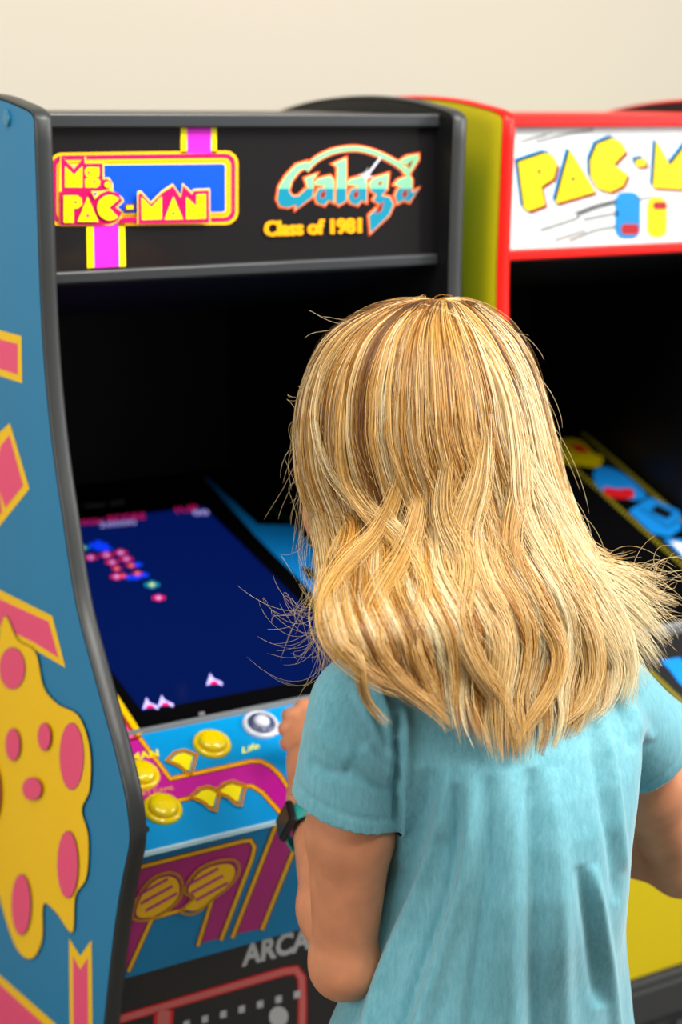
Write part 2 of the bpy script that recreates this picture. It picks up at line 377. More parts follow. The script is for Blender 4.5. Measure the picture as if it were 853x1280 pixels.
# --- marquee of the yellow cabinet
a = Art(MQ); z = Z(635, 150, 3.913)
p_yel = mat('ink_pac_yellow', 'f0d400', 0.4, 0.3); p_blu = mat('ink_sky_blue', '0c80c0', 0.4, 0.3); p_mar = mat('ink_maroon', 'a01216', 0.35, 0.4, emit=.08)
p_blk = mat('ink_black', '0c0c0c', 0.4, 0.4); p_gr = mat('ink_grey', '8d9192', 0.4, 0.4); p_dg = mat('ink_dark_grey', '5b5e60', 0.4, 0.4)
for pts, w_, m_ in (([(60,108),(190,72)],3,p_gr),([(140,108),(300,66),(420,48)],4,p_gr),([(70,140),(150,124)],2,p_gr),([(90,100),(220,60)],1,p_dg),
                    ([(335,462),(430,425),(530,400)],7,p_dg),([(205,490),(330,452)],2,p_gr),([(160,540),(250,512),(350,478)],3,p_dg),([(370,488),(540,455)],5,p_gr),
                    ([(230,590),(380,540)],4,p_gr),([(300,592),(430,540),(530,522)],3,p_dg),([(640,388),(720,376)],4,p_gr),([(800,392),(900,388)],2,p_gr)):
    a.stroke(z(*pts), w_, m_, up=False)
a.n += 1
PP = [(50,207),(180,163),(215,172),(238,220),(222,285),(162,325),(180,415),(98,446),(78,428)]
PA = [(302,148),(425,352),(232,408)]
PC = smooth_line([(575,155),(515,218),(585,268),(562,320),(500,352),(440,335),(405,275),(402,200),(435,120),(510,90),(555,112)], True, 1)
PM = [(725,103),(792,225),(885,105),(900,340),(710,330)]
PD = [(625,196),(670,190),(674,225),(628,228)]
A2_ = sh(PA, 700, -30); PN = [(1150,90),(1240,240),(1260,110),(1330,110),(1340,340),(1250,330),(1190,240),(1180,350),(1120,350)]
Lt = [PP, PA, PC, PD, PM, A2_, PN]
for P in Lt:
    for k in (1, .5): a.poly(z(*sh(P, -17*k, -18*k)), p_blu, up=False)
a.n += 1
for P in Lt:
    for k in (1, .5): a.poly(z(*sh(P, 14*k, 14*k)), p_mar, up=False)
a.n += 1
for P in Lt: a.stroke(z(*P), 1.5, p_blk, closed=True, up=False)
a.n += 1
for P in Lt: a.poly(z(*P), p_yel, up=False)
a.n += 1
a.dot(*z((152,252))[0], 2.4, p_blk); a.dot(*z((317,288))[0], 2.4, p_blk)
a.build('slanted_title_print', mqB, 'slanted yellow lettering PAC-MAN with blue and maroon shading')
a = Art(MQ)
a.poly(rrect(769, 240, 801, 299, 12), p_blu); a.poly(rrect(777, 280, 799, 293, 4), p_mar)
a.poly(rrect(809, 246, 834, 297, 11), p_yel); a.poly(rrect(816, 252, 834, 262, 4), p_mar)
a.build('badge_print', mqB, 'blue and yellow rounded badges below the lettering')

# --- printed art on the blue side panel
SP = Plane((-.0002, 0, 1), (-1, 0, 0)); a = Art(SP)
a.poly([(-60,396),(0,413),(27,420),(28,479),(0,470),(-60,452)], v_yel); a.poly([(-60,407),(0,424),(22.5,430),(22.5,468),(0,461),(-60,443)], v_pink)
a.build('stripe_print', cabA); a = Art(SP)
a.poly([(-60,560),(0,540),(12.6,529),(37,611),(0,657),(-60,730)], v_yel)
a.poly([(1.4,557),(12,543.5),(29.5,607),(7,635),(-8,590)], v_pink); a.poly([(-60,640),(-6,570),(3,640),(-60,700)], v_pink)
a.build('zigzag_print', cabA); a = Art(SP)
a.poly([(-60,708),(0,737.5),(65.6,770),(82,834.6),(43,812),(-60,760)], v_yel); a.poly([(-60,720),(0,749),(61,777),(73.5,822),(43,803),(-60,752)], v_pink)
a.build('stripe_print', cabA); a = Art(SP)
a.poly([(86.6,1173),(100.6,1195),(114.6,1175),(116,1330),(88,1330)], v_yel); a.poly([(91.5,1195),(100.8,1212),(110,1197),(111,1330),(92.5,1330)], v_pink)
a.build('stripe_print', cabA); a = Art(SP)
a.poly([(-60,1170),(0,1219),(70,1280),(90,1330),(-60,1330)], v_yel); a.poly([(-60,1184),(0,1230),(55,1280),(75,1330),(20,1330),(-60,1262)], v_pink)
a.build('stripe_print', cabA)
a = Art(SP); a.n = 7
blob = smooth_line([(8,770),(24,800),(46,815),(56,858),(74,880),(100,895),(114,935),(114,985),(104,1012),(112,1045),(110,1095),(96,1120),(92,1165),(72,1140),(56,1130),(54,1175),(40,1198),(20,1180),(-2,1110),(-12,1060),(-60,1040),(-60,860),(-8,850),(-2,810)])
a.stroke(blob, 1.6, v_line, closed=True); a.poly(blob, v_yel)
for x, y, rx, ry in ((92,945,15,42), (18,835,16,26), (88,1080,13,42), (30,1130,12,38), (20,930,9,20), (60,920,8,17), (45,985,12,14), (-4,990,9,34)):
    a.stroke([(x+rx*math.cos(t), y+ry*math.sin(t)) for t in np.linspace(0, 2*math.pi, 18, endpoint=False)], 1.2, v_line, closed=True, up=False)
    a.n += 1; a.dot(x, y, rx, v_pink, ry)
a.build('blob_print', cabA, 'large yellow patch with coral pink ovals')
m = MB(); m.lathe([(.0085, 0), (.0085, .0015), (.007, .0028), (.002, .003)], SP.at(10, 148), (-1, 0, 0)); m.build('screw_cap', mat('teal_plastic_cap', '1f7a9e', 0.35, 0.5), cabA, smooth=False)

# --- bezel, monitor, deck prints
BZ = Plane(BEZ0, BEZ_N); BZ.lim = (T+.0005, .4995-T)
def on_bez(x, y): return np.array([x, y, bz(y)[1]])
m = MB(); q = [BZ.at(180, 889), BZ.at(404, 851), BZ.at(262, 632)]
X0, X1 = q[0][0]-.002, .385; Y0, Y1 = q[0][1], q[2][1]
top = [on_bez(X0, Y0), on_bez(X1, Y0), on_bez(X1, Y1), on_bez(X0, Y1)]
m.add([p+BEZ_N*.0004 for p in top]+[p-BEZ_N*.004 for p in top], [(0,1,2,3), (4,7,6,5), (0,4,5,1), (1,5,6,2), (2,6,7,3), (3,7,4,0)])
scr = m.build('screen', mat('dark_blue_display', '020612', 0.10, 0.5, emit=0.9, emit_col='031659'), cabA)
SCP = Plane(BEZ0+BEZ_N*.0006, BEZ_N); a = Art(SCP)
g_pink = mat('pixel_pink', 'd0185e', .4, .3, emit=.6); g_lil = mat('pixel_lilac', 'b0a8f0', .4, .3, emit=.8); g_yel = mat('pixel_yellow', 'd8d850', .4, .3, emit=.8)
g_blue = mat('pixel_blue', '0838e0', .4, .3, emit=.9); g_teal = mat('pixel_teal', '10809a', .4, .3, emit=.7); g_org = mat('pixel_orange', 'f09a60', .4, .3, emit=.8)
a.text('HIGH', [(96,650),(129,648),(129,655),(96,657)], g_pink, .02); a.text('SCORE', [(134,645),(181,641),(182,649),(135,653)], g_pink, .02)
a.text('20000', [(123,654),(169,650),(171,656),(125,660)], g_lil, .0); a.text('1UP', [(218,635),(246,632),(249,639),(221,642)], g_pink, .02)
a.text('00', [(240,639),(260,638),(262,644),(243,645)], g_lil, .02)
a.build('score_text', scr)
def sprite(x, y, c1, c2, s=1.0):
    a = Art(SCP)
    for dx, dy, w_, h_, c in ((-7,0,6,5,c1), (7,0,6,5,c1), (0,-3,8,4,c1), (0,3,8,4,c1), (0,0,7,4,c2)):
        a.poly([(x+(dx-w_/2)*s, y+(dy-h_/2)*s), (x+(dx+w_/2)*s, y+(dy-h_/2)*s), (x+(dx+w_/2)*s, y+(dy+h_/2)*s), (x+(dx-w_/2)*s, y+(dy+h_/2)*s)], c, up=False)
    a.n += 1; a.build('pixel_sprite', scr)
sprite(104,685,g_teal,g_yel,.7); sprite(123,682,g_blue,g_blue,1.2); sprite(132,686,g_blue,g_blue,.8)
for x, y in ((113.5,697),(133,694),(151,691),(140,703),(158,699),(146,721)): sprite(x, y, g_pink, g_lil, .8)
for x, y in ((172,706),(170,722),(180,719),(162,722)): sprite(x, y, g_blue, g_blue, .6)
for x, y in ((146,711),(164,707),(153,720),(172,717)): sprite(x, y, g_pink, g_org, .6)
sprite(190,731,g_teal,g_yel,.9); sprite(198.5,747.5,g_pink,g_lil,.8)
for x, y in ((266,851),(186,881),(205,878)):
    a = Art(SCP); a.poly([(x-8,y+6),(x-3,y-9),(x+1,y-3),(x+12,y+2),(x+12,y+6),(x+2,y+3)], g_lil); a.poly([(x-4,y+2),(x+4,y),(x+8,y+4),(x-2,y+5)], g_pink); a.build('pixel_ship', scr)
a = Art(BZ)
b_blue = mat('bezel_blue_print', '12a0ff', .35, .4); b_grn = mat('bezel_green_print', '0c5a2c', .4, .3)
a.poly([(255,598),(260,596),(322,656),(376,656),(415,716),(420,770),(318,668)], b_blue)
a.stroke([(301,592),(326,618),(350,644),(372,650)], 2.6, b_grn)
a.poly([(376,708),(392,712),(398,726),(384,724)], p_blk)
a.build('bezel_print', bezA, 'blue stripe'); a = Art(BZ)
a.text('(C)', [(96,630),(108,629),(108,636),(96,637)], mat('bezel_grey_print', '8a8a8a', .4, .3), .0)
a.stroke([(108,633),(132,631)], 4.5, MATS['bezel_grey_print']); a.stroke([(138,630),(156,628)], 5, MATS['bezel_grey_print'])
a.build('small_print', bezA); a = Art(BZ); a.stroke([(249,893),(256,891.5)], 4, MATS['bezel_grey_print'])
a.build('small_print', bezA); a = Art(BZ)
pink_b = mat('bezel_pink_print', 'ff5aa8', .35, .4)
a.poly([(120,855),(137,862),(172,914),(176,922),(120,935)], mat('bezel_red_print', 'b02a10', .4, .4)); a.poly([(118,858),(134,872),(168,922),(120,935)], pink_b)
a.stroke([(130,850),(175,919)], 7.0, v_yel)
a.build('corner_print', bezA, 'pink corner with a yellow edge')

DK = Plane(DECK_F, DECK_N); DK.lim = BZ.lim; a = Art(DK)
d_mag = mat('deck_magenta', 'c8189a', .3, .5); d_red = mat('deck_red_line', '8a1a10', .35, .4); d_yel = mat('deck_yellow_line', 'ffb400', .35, .4)
a.poly([(120,940),(174,921),(213,973),(250,966),(317,951),(333,955),(348,967),(364,990),(385,1030),(358,1028),(329,993),(317,984),(303,983),(224,1001),(185,1003),(165,990),(120,1000)], d_mag)
up_l = [(170,917),(213,974),(250,966),(314,952),(326,952),(338,958),(350,969),(364,991),(384,1022)]; lo_l = [(160,989),(183,1006),(224,1001),(300,983),(315,983),(328,991),(352,1018),(358,1026)]
for ln in (up_l, lo_l): a.stroke(ln, 6.6, d_red, up=False)
a.n += 1
for ln in (up_l, lo_l): a.stroke(ln, 4.0, d_yel, up=False)
a.n += 1
a.text('-MAN', [(156,944),(197,937),(199,946),(158,953)], yl, .03)
a.text('START GAME', [(160,993),(216,983),(218,988),(162,999)], peach, .0)
a.text('Life', [(300,936),(322,929),(325,936),(303,943)], MATS['pixel_yellow'], .01, .3)
a.stroke([(326,922),(336,920)], 1.6, wht); a.stroke([(339,920),(348,918)], 1.6, wht)
for x, y in ((228,953), (258,999), (289,993)):     # plain kite-shaped badges
    kite = [(x-20,y-1),(x-10,y-11),(x+2,y-14),(x+18,y-8),(x+14,y+6),(x+12,y+16),(x+6,y+15),(x-4,y+6)]
    a.stroke(kite, 3.4, d_yel, closed=True); a.stroke(kite, 1.3, dk_br, closed=True); a.poly([(x+(u-x)*.72, y+(v-y)*.72) for u, v in kite], yl)
a.build('deck_print', dkA, 'magenta band with yellow outlines on cyan')
by = mat('glossy_yellow_button', 'ffe000', .16, .5, coat=.6); bw = mat('glossy_white_button', 'dfe3f2', .2, .6, coat=.5); bd_ = mat('dark_blue_plunger', '4a5578', .2, .6)
def button(px, py, ring, plug, parent):
    P = DK.at(px, py); m = MB(); m.lathe([(.0210, 0), (.0210, .0016), (.0195, .0040), (.0172, .0050), (.0160, .0044), (.0156, .003)], P, DECK_N); o = m.build('button', ring, parent, smooth=True)
    m = MB(); q_ = 1 if plug is by else .6; m.lathe([(.0152*q_, .002), (.0152*q_, .0068), (.0142*q_, .0088), (.0115*q_, .0103), (.007*q_, .0112), (.001, .0115)], P, DECK_N); m.build('plunger', plug if plug is by else ring, o, smooth=True)
    if plug is not by: m = MB(); m.lathe([(.0150, .0030), (.0150, .0050), (.0090, .0052)], P, DECK_N); m.build('inner_ring', plug, o, smooth=True)
for px, py in ((265,931), (175,970), (203,1012)): button(px, py, by, by, cabA)
o = button(326, 907, bw, bd_, cabA)
m = MB(); P = DK.at(182, 1037); m.lathe([(.004, 0), (.004, .0014), (.0028, .0024), (.0006, .0024)], P, DECK_N); m.build('bolt', black_sat, cabA, smooth=True)
# joystick in the fist and the buttons on the right-hand side of the deck
JP = DK.at(388, 952); m = MB(); m.lathe([(.022, 0), (.022, .001), (.018, .002), (.005, .0022)], JP, DECK_N); js = m.build('joystick', black_sat, cabA, smooth=True)
JT = JP+DECK_N*.045; m = MB(); m.tube([JP, JT], .0042, 12); m.build('shaft', mat('chrome', 'c8c8c8', .15, .5, metal=1), js, smooth=True)
m = MB(); m.lathe([(.002, -.016)]+[(.016*math.sin(t), -.016*math.cos(t)) for t in np.linspace(.15, 3.0, 14)], JT, DECK_N); m.build('ball_top', mat('red_ball', 'c81414', .2, .5), js, smooth=True)
for k in range(3):
    P = DECK_F+(BEZ0-DECK_F)*(.45+.12*(k % 2)); P = np.array([.33+.05*k, P[1], P[2]]); pr = P
    m = MB(); m.lathe([(.0175, 0), (.0175, .0016), (.016, .004), (.0125, .0048)], P, DECK_N); o = m.build('button', by, cabA, smooth=True)
    m = MB(); m.lathe([(.0118, .002), (.0118, .0068), (.008, .0085), (.001, .0088)], P, DECK_N); m.build('plunger', by, o, smooth=True)
m = MB(); e0 = DECK_F[1:]; m.prism([(e0[0]-.0016, e0[1]-.003), (e0[0]-.0012, e0[1]+.0006), (e0[0]+.0015, e0[1]+.0016), (e0[0]+.001, e0[1]-.002)], T, .5-T)
m.build('deck_front_trim', mat('pale_plastic_edge', 'b8dcea', .3, .5), cabA)
# apron art
BD = Plane(BAND0, BAND_N); BD.lim = BZ.lim; a = Art(BD)
b_mag = mat('apron_magenta', 'b02878', .4, .4); b_yel = mat('apron_yellow', 'f0b810', .4, .4); b_red = mat('apron_red_line', '8a2418', .4, .4)
sh1 = [(140,1094),(176,1083),(303,1051),(313,1050),(318,1058),(315,1072),(277,1172),(246,1180),(264,1126),(190,1146),(160,1212),(140,1212)]
a.poly(sh1, b_mag); ln1 = [(140,1094),(176,1083),(303,1051),(313,1050),(318,1058),(315,1072),(276,1175)]; ln2 = [(247,1182),(264,1127),(190,1147),(160,1214)]
a.poly([(345,1030),(392,1018),(372,1060),(330,1160),(290,1168)], b_mag)
ln3 = [(346,1028),(290,1172)]; ln4 = [(375,1042),(327,1162)]
for ln in (ln1, ln2, ln3, ln4): a.stroke(ln, 6.5, b_red, up=False)
a.n += 1
for ln in (ln1, ln2, ln3, ln4): a.stroke(ln, 4.2, b_yel, up=False)
a.n += 1
for c in ([(165,1145),(172,1120),(190,1098),(212,1090),(226,1098),(226,1120),(205,1140),(180,1150)], [(230,1112),(245,1088),(268,1076),(292,1074),(298,1088),(286,1106),(268,1120),(244,1140),(226,1138),(240,1122)]):
    c = smooth_line(c); a.stroke(c, 3, b_yel, closed=True); a.stroke(c, 1.0, dk_br, closed=True)
    cx_, cy_ = np.mean([p[0] for p in c]), np.mean([p[1] for p in c])
    a.poly([(cx_+(x-cx_)*.86, cy_+(y-cy_)*.86) for x, y in c], b_yel)
    for k in (-1, 0, 1): a.stroke([(cx_-22+k*6, cy_+8+k*9), (cx_+18+k*6, cy_-14+k*9)], 3.2, b_mag, up=False)
    a.n += 1
a.build('apron_print', bnA, 'magenta band with yellow outlines and patches')
lp = np.array([-.1055, .655]); lq = np.array([-.034, .40]); ld = lp-lq
LP = Plane((0, -.1055, .655), (0, -ld[1], ld[0])); LP.lim = BZ.lim; a = Art(LP)
g_wh = mat('print_pale_grey', 'b8bcbc', .45, .4); f_red = mat('print_red_outline', 'e01c28', .4, .4); f_pk = mat('print_salmon', 'd06a66', .4, .4)
a.text('ARCADE', [(304,1180),(428,1147),(426,1176),(302,1209)], g_wh, .04)
fr1 = [(120,1283),(145,1275),(355,1214),(370,1212),(377,1222),(378,1250),(376,1400)]; fr2 = [(205,1262),(196,1400)]
for w_, m_ in ((11, f_red), (7, f_pk)):
    a.stroke(fr1, w_, m_, up=False); a.stroke(fr2, w_*2.2, m_, up=False); a.n += 1
for k in range(7): x = 233+k*23; y = 1279-k*6.2; a.poly([(x-4,y-3),(x+4,y-5),(x+4,y+4),(x-4,y+6)], g_wh, up=False)
a.n += 1
a.dot(348, 1270, 12, g_wh, 13)
a.build('lower_print', lwA, 'white lettering ARCADE above a red outlined frame with dots')

# yellow cabinet: bezel and deck prints, coin door
BZ2 = Plane(BEZ0, (0, -math.sin(SL_B), math.cos(SL_B))); BZ2.lim = (.55+T+.0005, 1.0495-T); DK2 = Plane(DECK_F, DECK_N); DK2.lim = BZ2.lim
a = Art(BZ2); hat = mat('print_dull_yellow', '8c8218', .5, .3)
pb2 = mat('print_blue', '1486dc', .35, .4); pr2 = mat('print_red', 'd01822', .35, .4); py2 = mat('print_yellow', 'c8b400', .35, .4)
for A_, B_ in (((728,540),(900,690)), ((716,583),(900,748))):
    A_, B_ = np.array(A_, float), np.array(B_, float); n_ = 46
    for i in range(n_):
        p0 = A_+(B_-A_)*i/n_; p1 = A_+(B_-A_)*(i+.62)/n_; a.stroke([p0, p1], 4.6, hat, up=False)
a.n += 1
a.poly(smooth_line([(694,556),(708,548),(728,552),(742,566),(754,572),(748,584),(728,582),(706,578)]), py2); a.poly([(712,556),(728,556),(738,566),(722,566)], pr2)
a.poly(smooth_line([(742,592),(756,584),(778,592),(796,606),(808,620),(796,626),(772,620),(750,612)]), pb2)
a.poly(smooth_line([(756,610),(772,612),(790,612),(792,622),(776,624),(758,620)]), pr2)
a.poly([(786,640),(812,622),(850,640),(852,662),(838,672),(816,668)], pb2); a.poly([(812,640),(822,632),(842,642),(834,650)], p_blk)
a.stroke([(800,636),(834,660),(848,652)], 1.4, p_blk)
a.poly([(828,674),(860,676),(900,720),(870,716)], pb2); a.poly([(838,678),(862,682),(890,712),(862,704)], wht)
a.poly([(820,792),(905,776),(905,782),(822,799)], p_dg)
a.build('bezel_print', bezB, 'blue, yellow and red shapes between dotted yellow lines')
a = Art(DK2)
def hatch(A_, B_, n_=16):
    A_, B_ = np.array(A_, float), np.array(B_, float)
    for i in range(n_):
        p0 = A_+(B_-A_)*i/n_; p1 = A_+(B_-A_)*(i+.7)/n_; a.stroke([p0, p1], 5, hat, up=False)
hatch((812,838), (870,893)); hatch((828,892), (900,878)); a.n += 1
a.poly([(826,826),(850,822),(872,846),(862,866),(848,852),(838,838)], pb2)
a.build('deck_print', dkB, 'blue and dotted yellow lines on black')
m = MB(); m.prism([(e0[0]-.003, e0[1]-.008), (e0[0]-.002, e0[1]+.0008), (e0[0]+.0015, e0[1]+.0018), (e0[0]+.001, e0[1]-.008)], .55+T, 1.05-T); m.build('deck_front_trim', red_mold, cabB)
m = MB(); m.prism([(-.1575, .806), (-.119, .69), (-.114, .69), (-.15, .806)], .55+T, 1.05-T); m.build('apron_cover', mat('dark_grey_apron', '3a3633', .5, .4), cabB)
m = MB(); m.box((.55+T+.01, -.040, .03), (1.05-T-.01, -.0185, .395), bev=.006)
m.box((.62, -.047, .335), (.98, -.0395, .385), bev=.003)
cd = m.build('coin_door', mat('black_coin_door', '2c2e30', .45, .5), cabB)
for x in (.70, .84):
    m = MB(); m.box((x, -.0535, .15), (x+.12, -.0395, .322), bev=.008); o = m.build('coin_chute', MATS['black_coin_door'], cd)
    m = MB(); m.box((x+.035, -.058, .25), (x+.085, -.0525, .305), bev=.004); m.build('coin_button', mat('red_coin_button', 'd82018', .3, .5, emit=.1), o)
m = MB(); P = [np.array((.522, .02, 1.40)), np.array((.530, .03, 1.33)), np.array((.538, .035, 1.27)), np.array((.5405, .03, 1.18)), np.array((.535, .1, .9)), np.array((.53, .3, .4)), np.array((.53, .66, .012))]
cb = m.tube([p+np.array((0, .02, 0)) for p in P], .0018, 6)
cbo = m.build('power_cable', mat('black_cable', '141414', .5, .4), smooth=True)
cbo['label'] = 'thin black cable hanging in the gap between the two cabinets'; cbo['category'] = 'cable'

# ------------------------------------------------------------------ person: body grown as one surface from blended volumes
class Field:
    def __init__(s, lo, hi, h):
        s.lo = np.array(lo, float); s.h = h; s.n = np.ceil((np.array(hi)-s.lo)/h).astype(int)+1; s.d = np.full(s.n, 0.5, np.float32)
    def sub(s, lo, hi, pad):
        a = np.maximum(0, np.floor((np.array(lo)-pad-s.lo)/s.h).astype(int)); b = np.minimum(s.n, np.ceil((np.array(hi)+pad-s.lo)/s.h).astype(int)+1)
        sl = tuple(slice(a[i], b[i]) for i in range(3))
        ax = [(s.lo[i]+s.h*np.arange(a[i], b[i])).astype(np.float32) for i in range(3)]
        return sl, np.meshgrid(*ax, indexing='ij', sparse=True)
    def merge(s, sl, d, k, cut=False):
        o = s.d[sl]
        if cut: d = -d; hh = np.clip(.5-.5*(d-o)/k, 0, 1) if False else np.clip(.5+.5*(d-o)/k, 0, 1); s.d[sl] = o*(1-hh)+d*hh+k*hh*(1-hh)
        else: hh = np.clip(.5+.5*(o-d)/k, 0, 1); s.d[sl] = o*(1-hh)+d*hh-k*hh*(1-hh)
    def cone(s, a, b, ra, rb, k=.012, sq=None):      # tapered limb; sq=(axis, factor) flattens it
        a = np.array(a, float); b = np.array(b, float); r = max(ra, rb)*1.3
        sl, (x, y, z) = s.sub(np.minimum(a, b)-r, np.maximum(a, b)+r, k+.012)
        v = b-a; L2 = v@v
        t = np.clip(((x-a[0])*v[0]+(y-a[1])*v[1]+(z-a[2])*v[2])/L2, 0, 1)
        dx = x-a[0]-t*v[0]; dy = y-a[1]-t*v[1]; dz = z-a[2]-t*v[2]
        q = dx*dx+dy*dy+dz*dz
        if sq is not None:
            n = np.array(sq[0], float); n /= np.linalg.norm(n); c = dx*n[0]+dy*n[1]+dz*n[2]; q = q+c*c*(sq[1]**2-1)
        s.merge(sl, np.sqrt(q)-(ra+(rb-ra)*t), k)
    def ell(s, c, r, M=None, k=.012, cut=False):     # ellipsoid, M rows = its axes
        c = np.array(c, float); r = np.array(r, float); R = r.max(); M = np.eye(3) if M is None else M
        sl, (x, y, z) = s.sub(c-R, c+R, k+.012)
        x = x-c[0]; y = y-c[1]; z = z-c[2]
        p = [(x*M[i][0]+y*M[i][1]+z*M[i][2]) for i in range(3)]
        k0 = np.sqrt(sum((p[i]/r[i])**2 for i in range(3))); k1 = np.sqrt(sum((p[i]/r[i]**2)**2 for i in range(3)))+1e-6
        s.merge(sl, k0*(k0-1)/k1, k, cut)
    def mesh(s, clip=None):                          # surface nets
        d = s.d; ins = d < 0; n = np.array(d.shape)-1
        cnt = np.zeros(n, np.int8)
        cs = [(i, j, k) for i in (0, 1) for j in (0, 1) for k in (0, 1)]
        for i, j, k in cs: cnt += ins[i:i+n[0], j:j+n[1], k:k+n[2]]
        act = np.argwhere((cnt > 0) & (cnt < 8)); idx = -np.ones(n, np.int64); idx[tuple(act.T)] = np.arange(len(act))
        acc = np.zeros((len(act), 3)); w_ = np.zeros(len(act))
        val = {c: d[act[:, 0]+c[0], act[:, 1]+c[1], act[:, 2]+c[2]] for c in cs}
        for c in cs:
            for ax in range(3):
                if c[ax] == 0:
                    e = list(c); e[ax] = 1; e = tuple(e); a, b = val[c], val[e]; m_ = (a < 0) != (b < 0)
                    t = np.where(m_, a/np.where(m_, a-b, 1), 0); p = np.tile(np.array(c, float), (len(act), 1)); p[:, ax] += t
                    acc[m_] += p[m_]; w_[m_] += 1
        V = s.lo+s.h*(act+acc/w_[:, None]); F = []
        for ax in range(3):
            o = [(0, 0, 0)]*4; u = (ax+1) % 3; v = (ax+2) % 3
            sl0 = [slice(1, n[i]) for i in range(3)]; sl0[ax] = slice(0, n[ax])
            sl1 = list(sl0); sl1[ax] = slice(1, n[ax]+1)
            A = ins[tuple(sl0)]; B = ins[tuple(sl1)]; e = np.argwhere(A != B)
            off = np.array([1, 1, 1]); off[ax] = 0; e = e+off; fl = ins[tuple(e.T)]
            def cell(du, dv_): q = e.copy(); q[:, u] -= du; q[:, v] -= dv_; return idx[tuple(q.T)]
            q = np.stack([cell(0, 0), cell(1, 0), cell(1, 1), cell(0, 1)], 1)
            q[~fl] = q[~fl][:, ::-1]; F.append(q)
        return V, np.concatenate(F)
def np_mesh(name, V, F, mats, parent=None, smooth=True):
    me = bpy.data.meshes.new(name); V = np.asarray(V, np.float32); F = np.asarray(F, np.int32); k = F.shape[1]
    me.vertices.add(len(V)); me.vertices.foreach_set('co', V.ravel()); me.loops.add(F.size); me.loops.foreach_set('vertex_index', F.ravel())
    me.polygons.add(len(F)); me.polygons.foreach_set('loop_start', np.arange(0, F.size, k, dtype=np.int32)); me.update(calc_edges=True); me.validate()
    if smooth: me.polygons.foreach_set('use_smooth', np.ones(len(F), bool))
    for m in (mats if isinstance(mats, (list, tuple)) else [mats]): me.materials.append(m)
    o = bpy.data.objects.new(name, me); COL.objects.link(o)
    if parent: o.parent = parent; o.matrix_parent_inverse = parent.matrix_world.inverted()
    return o
def vnormals(V, F):
    a = V[F[:, 2]]-V[F[:, 0]]; b = V[F[:, 3]]-V[F[:, 1]]; fn = np.cross(a, b); N = np.zeros_like(V)
    for i in range(4): np.add.at(N, F[:, i], fn)
    return N/(np.linalg.norm(N, axis=1)[:, None]+1e-12)
def relax(V, F, n=2, f=.5):
    E = np.concatenate([F[:, [0, 1]], F[:, [1, 2]], F[:, [2, 3]], F[:, [3, 0]]])
    for _ in range(n):
        S = np.zeros_like(V); c = np.zeros(len(V)); np.add.at(S, E[:, 0], V[E[:, 1]]); np.add.at(S, E[:, 1], V[E[:, 0]])
        np.add.at(c, E[:, 0], 1); np.add.at(c, E[:, 1], 1); V = V*(1-f)+f*S/c[:, None]
    return V
unit = lambda v: np.array(v, float)/np.linalg.norm(v)

# joints
SH_L, SH_R = at(447, 870, 1.325), at(764, 872, 1.47)
EL_L, WR_L, KN_L = at(430, 1203, 1.39), at(386, 1000, 1.60), at(371, 905, 1.675)
EL_R, WR_R = at(850, 1082, 1.60), at(672, 1000, 1.70)
ACR = unit((SH_R-SH_L)*np.array([1, 1, 0])); BFW = np.array([-ACR[1], ACR[0], 0])     # across the shoulders, and the way the body faces
ZV = np.array([0, 0, 1.0])
# torso rings (photo row, left edge, right edge, distance, half depth): widths measured off the photograph, depth modelled
RINGS = [(808, 560, 660, 1.395, .050), (822, 500, 715, 1.395, .062), (838, 452, 768, 1.395, .074), (862, 440, 795, 1.395, .084), (905, 452, 803, 1.395, .092), (950, 474, 799, 1.395, .094), (1000, 490, 792, 1.395, .093),
         (1062, 490, 783, 1.40, .092), (1120, 476, 783, 1.415, .094), (1180, 452, 786, 1.435, .096), (1230, 430, 789, 1.45, .098), (1280, 409, 792, 1.465, .100), (1400, 385, 806, 1.48, .108)]
rz = []; cphi = abs(ACR@RT); sphi = abs(BFW@RT)
for y, xl, xr, zz, hd in RINGS:
    c = at((xl+xr)/2, y, zz); hw = (xr-xl)/2*zz/F_PX; hw = math.sqrt(max(1e-4, hw*hw-(hd*sphi)**2))/cphi
    rz.append((c[2], c[0], c[1], hw, hd))
rz = np.array(rz)[::-1]
HEM = rz[0, 0]
def torso_sdf(x, y, z, grow=0.0):
    cx = np.interp(z, rz[:, 0], rz[:, 1]); cy = np.interp(z, rz[:, 0], rz[:, 2]); a = np.interp(z, rz[:, 0], rz[:, 3])+grow; b = np.interp(z, rz[:, 0], rz[:, 4])+grow
    u = (x-cx)*ACR[0]+(y-cy)*ACR[1]; v = (x-cx)*BFW[0]+(y-cy)*BFW[1]
    k0 = (np.abs(u/a)**2.3+np.abs(v/b)**2.3)**(1/2.3)
    return (k0-1)*np.minimum(a, b)
HS = 1.20
HC = at(510, 562, 1.44)                                     # middle of the skull
HF = unit(BFW*1.0-RT*.32+np.array([0, 0, -.30])); HR = unit(np.cross(HF, ZV)); HU = np.cross(HR, HF); HM = np.array([HR, HF, HU])
hp = lambda r, f, u: HC+(HR*r+HF*f+HU*u)*HS
PEL = np.array([rz[1, 1], rz[1, 2], rz[0, 0]+.02]); 
LEGL, LEGR = PEL-ACR*.075, PEL+ACR*.075
B = Field((min(SH_L[0], EL_L[0])-.16, min(PEL[1], SH_L[1])-.22, -.01), (EL_R[0]+.12, max(WR_R[1], KN_L[1])+.16, HC[2]+.16), .0032)
